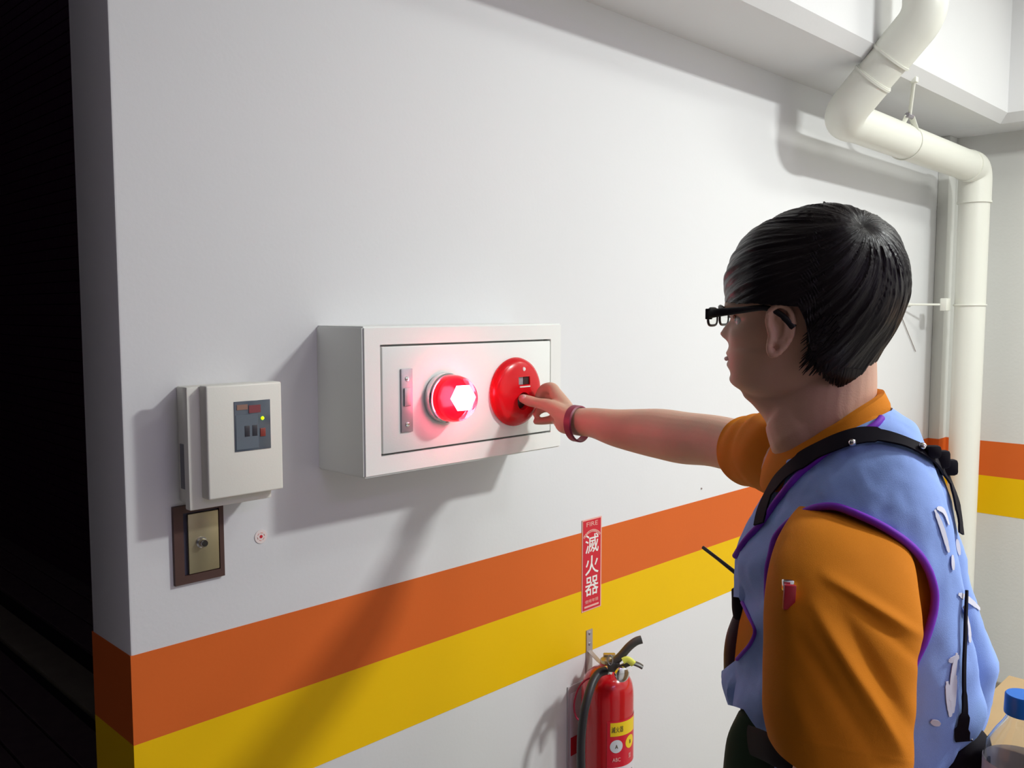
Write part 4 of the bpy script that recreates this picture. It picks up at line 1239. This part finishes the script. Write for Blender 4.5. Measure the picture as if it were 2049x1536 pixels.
# green cloth showing at the front of the waist
link('green_cloth', T([P(1506, 1440, 1.03), P(1502, 1490, 1.03), P(1500, 1560, 1.03)], [(.012, .020), (.016, .03), (.018, .034)], 16), M['green'], per)

# ---------------------------------------------------------------- glasses
t = Thing('eyeglasses', 'black rectangular framed eyeglasses worn by the man', 'glasses', tuple(HP(hpx(1459), 0, 640)))
gf = hpx(1445)-.0     # forward plane of the front
def GP(f, s, py): return HP(f, s, py)
def lens_loop(sg, sc=1.0):
    c = sg*.034; hw = .026*sc; hh = 17.5*sc; out = []
    for q in np.linspace(0, 2*math.pi, 28, endpoint=False):
        x = math.copysign(abs(math.cos(q))**.55, math.cos(q)); y = math.copysign(abs(math.sin(q))**.6, math.sin(q))
        out.append(GP(gf-.05*abs(c+hw*x)**1.0*.10, c+hw*x, 632+hh*y*-1 + 2))
    return out
fr = join_me([tube_me(lens_loop(1), .0016, 8, closed=True), tube_me(lens_loop(-1), .0016, 8, closed=True),
              tube_me([GP(gf, -.008, 628), GP(gf+.002, 0, 626), GP(gf, .008, 628)], .0018, 8)])
link('frame', fr, M['black'], t)
for sg in (1, -1):
    lo = lens_loop(sg, .97); c = sum(lo, Vector())/len(lo)
    vs = [p+FW*.0008 for p in lo]+[p-FW*.0008 for p in lo]; nL = len(lo)
    fs = [tuple(range(nL)), tuple(range(nL, 2*nL))[::-1]]+[(i, i+nL, (i+1) % nL+nL, (i+1) % nL) for i in range(nL)]
    link('lens', me_data(vs, fs), M['lens'], t, smooth=False)
    hh_ = GP(gf-.001, sg*.0635, 628)
    if sg > 0: pth = [hh_, P(1450, 628, HC.y and 1.02), P(1500, 621.5, 1.01), P(1545, 616, 1.005), P(1566, 622, 1.005), P(1590, 640, 1.01), P(1606, 655, 1.015)]
    else: pth = [hh_, GP(hpx(1480), -.073, 625), GP(hpx(1530), -.079, 620), GP(hpx(1580), -.080, 625), GP(hpx(1605), -.078, 650)]
    if sg > 0:
        pth = [hh_, GP(hpx(1470), .0715, 625), GP(hpx(1510), .0785, 620.5), GP(hpx(1550), .0815, 616), GP(hpx(1572), .0825, 622), GP(hpx(1590), .0835, 637), GP(hpx(1604), .0835, 654)]
    rd = spline([(.0058, .002), (.0050, .002), (.0040, .0018), (.0034, .0018), (.0034, .0018), (.0038, .002), (.0045, .002)][:len(pth)], 5)
    link('temple', tube_me([Vector(x) for x in spline([tuple(p) for p in pth], 5)], [tuple(x) for x in rd], 10, rnd=False), M['black'], t)
link('hinge_plate', obox(GP(gf-.002, .0635, 628), FW, SD, UP, .004, .0025, .0065, .001), M['black'], t)

# ---------------------------------------------------------------- wristband
wc = P(1156, 844, 1.634); ax = (P(1190, 846, 1.61)-P(1138, 838, 1.65)).normalized()
t_ = ax; n1 = (UP-t_*UP.dot(t_)).normalized(); n2 = t_.cross(n1)
vs = []; fs = []; n = 48
tilt = 0.10
for k in range(n):
    a = 2*math.pi*k/n; d = n1*math.cos(a)+n2*math.sin(a)
    sh = t_*(-.004*math.cos(a))
    for (r_, h_) in ((.0295, -.0085), (.0322, -.0065), (.0322, .0065), (.0295, .0085)):
        vs.append(wc+d*r_*1.04+t_*h_+sh-n1*.003)
for k in range(n):
    b = ((k+1) % n)*4; a = k*4
    for j in range(4): fs.append((a+j, a+(j+1) % 4, b+(j+1) % 4, b+j))
o = link('wristband', me_data(vs, fs), M['maroon']); o['label'] = 'dark red rubber wristband around the reaching wrist'; o['category'] = 'wristband'

# ---------------------------------------------------------------- shoulder bag with harness strap
t = Thing('camera_bag', 'black waist camera bag with webbing strap worn over the blue vest', 'bag', tuple(P(1890, 1700, 1.02)))
sp = [(1526, 1052), (1533, 1020), (1548, 985), (1566, 960), (1590, 938), (1620, 917), (1655, 899), (1692, 884), (1725, 876), (1760, 877), (1793, 886), (1820, 896), (1845, 908), (1866, 925), (1884, 950)]
s1 = hits([tuple(x) for x in spline(sp, 5)], .0045, 1.0)
link('strap', ribbon(None, [.019]*5+[.022]*5+[.017]*6, .0022, raw=s1), M['strap'], t)
back_pts = [(1876, 938), (1888, 958), (1898, 985), (1906, 1015), (1911, 1045), (1913, 1068)]
s2 = hits([tuple(x) for x in spline(back_pts, 5)], .0045, 1.07)
if len(s2) > 3: link('strap', ribbon(None, [.018, .016, .014, .012, .010], .0022, raw=s2), M['strap'], t)
s3 = hits([tuple(x) for x in spline([(1926, 1180), (1924, 1250), (1922, 1320), (1922, 1380), (1926, 1425), (1926, 1452), (1922, 1478)], 5)], .003)
link('strap', ribbon(None, [.004]*3+[.006, .010, .014], .0022, raw=s3), M['strap'], t)
for (x, y, sx, sz, m) in ((1852, 912, .008, .007, 'strap'), (1866, 924, .009, .010, 'strap'), (1880, 940, .010, .009, 'strap')):
    h_ = hits([(x, y)], .009, 1.05)[0]
    link('slider', obox(h_, R, V, U, sx, .006, sz, .004), M[m], t)
for (x, y) in ((1836, 903), (1708, 894)):
    h_ = hits([(x, y)], .009, 1.02)[0]
    bm = bmesh.new(); bmesh.ops.create_uvsphere(bm, u_segments=14, v_segments=10, radius=.0042)
    for v in bm.verts: v.co += h_
    link('metal_stud', bm_me(bm), M['chrome'], t)
# lumpy pouch
def lump(c, a, b, h, nx=2.6, amp=.006, sd=1):
    bm = bmesh.new(); bmesh.ops.create_icosphere(bm, subdivisions=5, radius=1)
    for v in bm.verts:
        x, y, z = v.co
        e = 2/nx; q = Vector([math.copysign(abs(w_)**e, w_) for w_ in (x, y, z)])
        p = c+R*q.x*a+VH*q.y*b+UP*q.z*h
        d = Vector((x, y, z)); dd = R*x+VH*y+UP*z
        v.co = p+dd*(amp*noise.noise(p*22)+amp*.5*noise.noise(p*50))
    return bm_me(bm)
bg = link('pouch', lump(P(1896, 1508, .955), .038, .045, .042, 2.3), M['strap'], t)
link('lower_pouch', lump(P(1872, 1620, 1.0), .065, .060, .075, 2.8), M['strap'], t)
link('side_pouch', lump(P(1822, 1540, .94), .026, .035, .026, 2.4), M['strap'], t)
zp = [P(x, y, .912) for x, y in [(1850, 1500), (1880, 1478), (1915, 1470), (1945, 1480)]]
link('zipper', tube_me([Vector(x) for x in spline([tuple(p) for p in zp], 5)], .0016, 6), mat('dark_zip', (.04, .03, .05), .35), t)
bm = bmesh.new(); bmesh.ops.create_uvsphere(bm, u_segments=14, v_segments=10, radius=.005)
for v in bm.verts: v.co += P(1797, 1516, .915)
link('metal_clip', bm_me(bm), M['chrome'], t)
bm = bmesh.new(); bmesh.ops.create_uvsphere(bm, u_segments=14, v_segments=10, radius=.0045)
for v in bm.verts: v.co += P(1929, 1441, .955)
link('metal_clip', bm_me(bm), M['chrome'], t)
# belt around the waist
bl = [P(1500, 1480, 1.0), P(1525, 1490, .96), P(1552, 1503, .93), P(1600, 1525, .90), P(1660, 1548, .885), P(1760, 1550, .89), P(1850, 1545, .95)]
q = [Vector(x) for x in spline([tuple(p) for p in bl], 6)]
link('belt', tube_me(q, [(.016, .003)]*len(q), 12), M['strap'], t)

# ---------------------------------------------------------------- radio
t = Thing('two_way_radio', 'dark two-way radio with thin black antenna at the chest of the man', 'radio', tuple(P(1480, 1300, 1.12)))
link('antenna', tube_me([P(1407, 1095, 1.20), P(1437, 1118, 1.17), P(1490, 1160, 1.13)], [.0024, .0024, .003], 10), M['black'], t)
rb = [P(1480, 1180, 1.12), P(1487, 1215, 1.12), P(1488, 1245, 1.12)]
link('strap', T(rb, [(.004, .012), (.008, .016), (.006, .014)], 12), M['strap'], t)
rb = [P(1492, 1240, 1.12), P(1486, 1275, 1.12), P(1480, 1310, 1.12), P(1476, 1350, 1.12)]
link('radio_body', T(rb, [(.008, .018), (.011, .022), (.010, .022), (.006, .02)], 16), M['darkmaroon'], t)

# ---------------------------------------------------------------- table, carton, bottle behind the person
bb = P(2046, 1400, .88)
ct = P(2046, 1388, .88).z
H = ct; TZ = H-.222
t = Thing('side_table', 'small pale side table in the corner carrying the water bottle', 'table', (bb.x, bb.y, 0))
tc_ = Vector((bb.x, bb.y, 0))+R*.06-VH*.02
link('table_top', obox(tc_+UP*(TZ-.012), R, VH, UP, .10, .085, .012, .004), M['tablew'], t)
for sx in (-1, 1):
    for sy in (-1, 1):
        link('leg', obox(tc_+R*sx*.085+VH*sy*.07+UP*((TZ-.024)/2), R, VH, UP, .012, .012, (TZ-.025)/2, .002), M['galv'], t)
t = Thing('water_bottle', 'clear plastic water bottle with a blue cap at the right edge', 'bottle', (bb.x, bb.y, TZ))
prof = [(0, TZ+.001), (.026, TZ+.001), (.031, TZ+.006), (.0325, TZ+.014), (.0325, H-.074), (.0320, H-.064), (.0295, H-.052), (.023, H-.040), (.0165, H-.030), (.0135, H-.024), (.0130, H-.018), (.0130, H-.004)]
bme = lathe([(r, z) for r, z in prof], (bb.x, bb.y, 0), UP, 48, cap=False)
link('shell', eval_me(bme, lambda o: setattr(o.modifiers.new('s', 'SOLIDIFY'), 'thickness', .0006)), M['pet'], t)
cp_ = [(0, H-.020)]+[(.0158, H-.020), (.0160, H-.018), (.0156, H-.0015), (.0145, H), (0, H)]
capme = lathe(cp_, (bb.x, bb.y, 0), UP, 48)
link('cap', capme, M['cap'], t)
for k in range(36):
    pass
link('label', lathe([(.0330, TZ+.03), (.0330, H-.068)], (bb.x, bb.y, 0), UP, 48, cap=False), mat('bottle_label', (.74, .72, .80), .4, var=.08, vscale=30, alpha=.8), t)
ba = math.atan2(-bb.y, -bb.x)
def bdisc(a, z, rad, m, sq=1.0, nm='label_mark'):
    link(nm, curved_disc(bb.x, bb.y, a, z, rad, .033, .0334, 20, sq), m, t)
bdisc(ba-.55, H-.080, .0035, M['signred'], 1.2)
bdisc(ba-1.05, H-.096, .009, mat('label_green', (.02, .3, .05), .4), .9)
k0 = P(2005, 1436, 1.62)
for i, (z0, z1, lb) in enumerate(((0.001, .44, 'large brown cardboard carton standing on the floor under the other carton'), (.441, k0.z, 'brown cardboard carton stacked on top beyond the water bottle'))):
    t = Thing('cardboard_box', lb, 'box', (k0.x+.05, k0.y-.10, z0), 'stacked cardboard cartons')
    link('carton', box(k0.x-.12, k0.x+.22, k0.y-.26, k0.y+.05, z0, z1, .002), M['card'], t)
    link('tape', box(k0.x-.1205, k0.x+.2205, k0.y-.125, k0.y-.085, z1-.03, z1+.0004), mat('parcel_tape', (.5, .4, .25), .3), t)
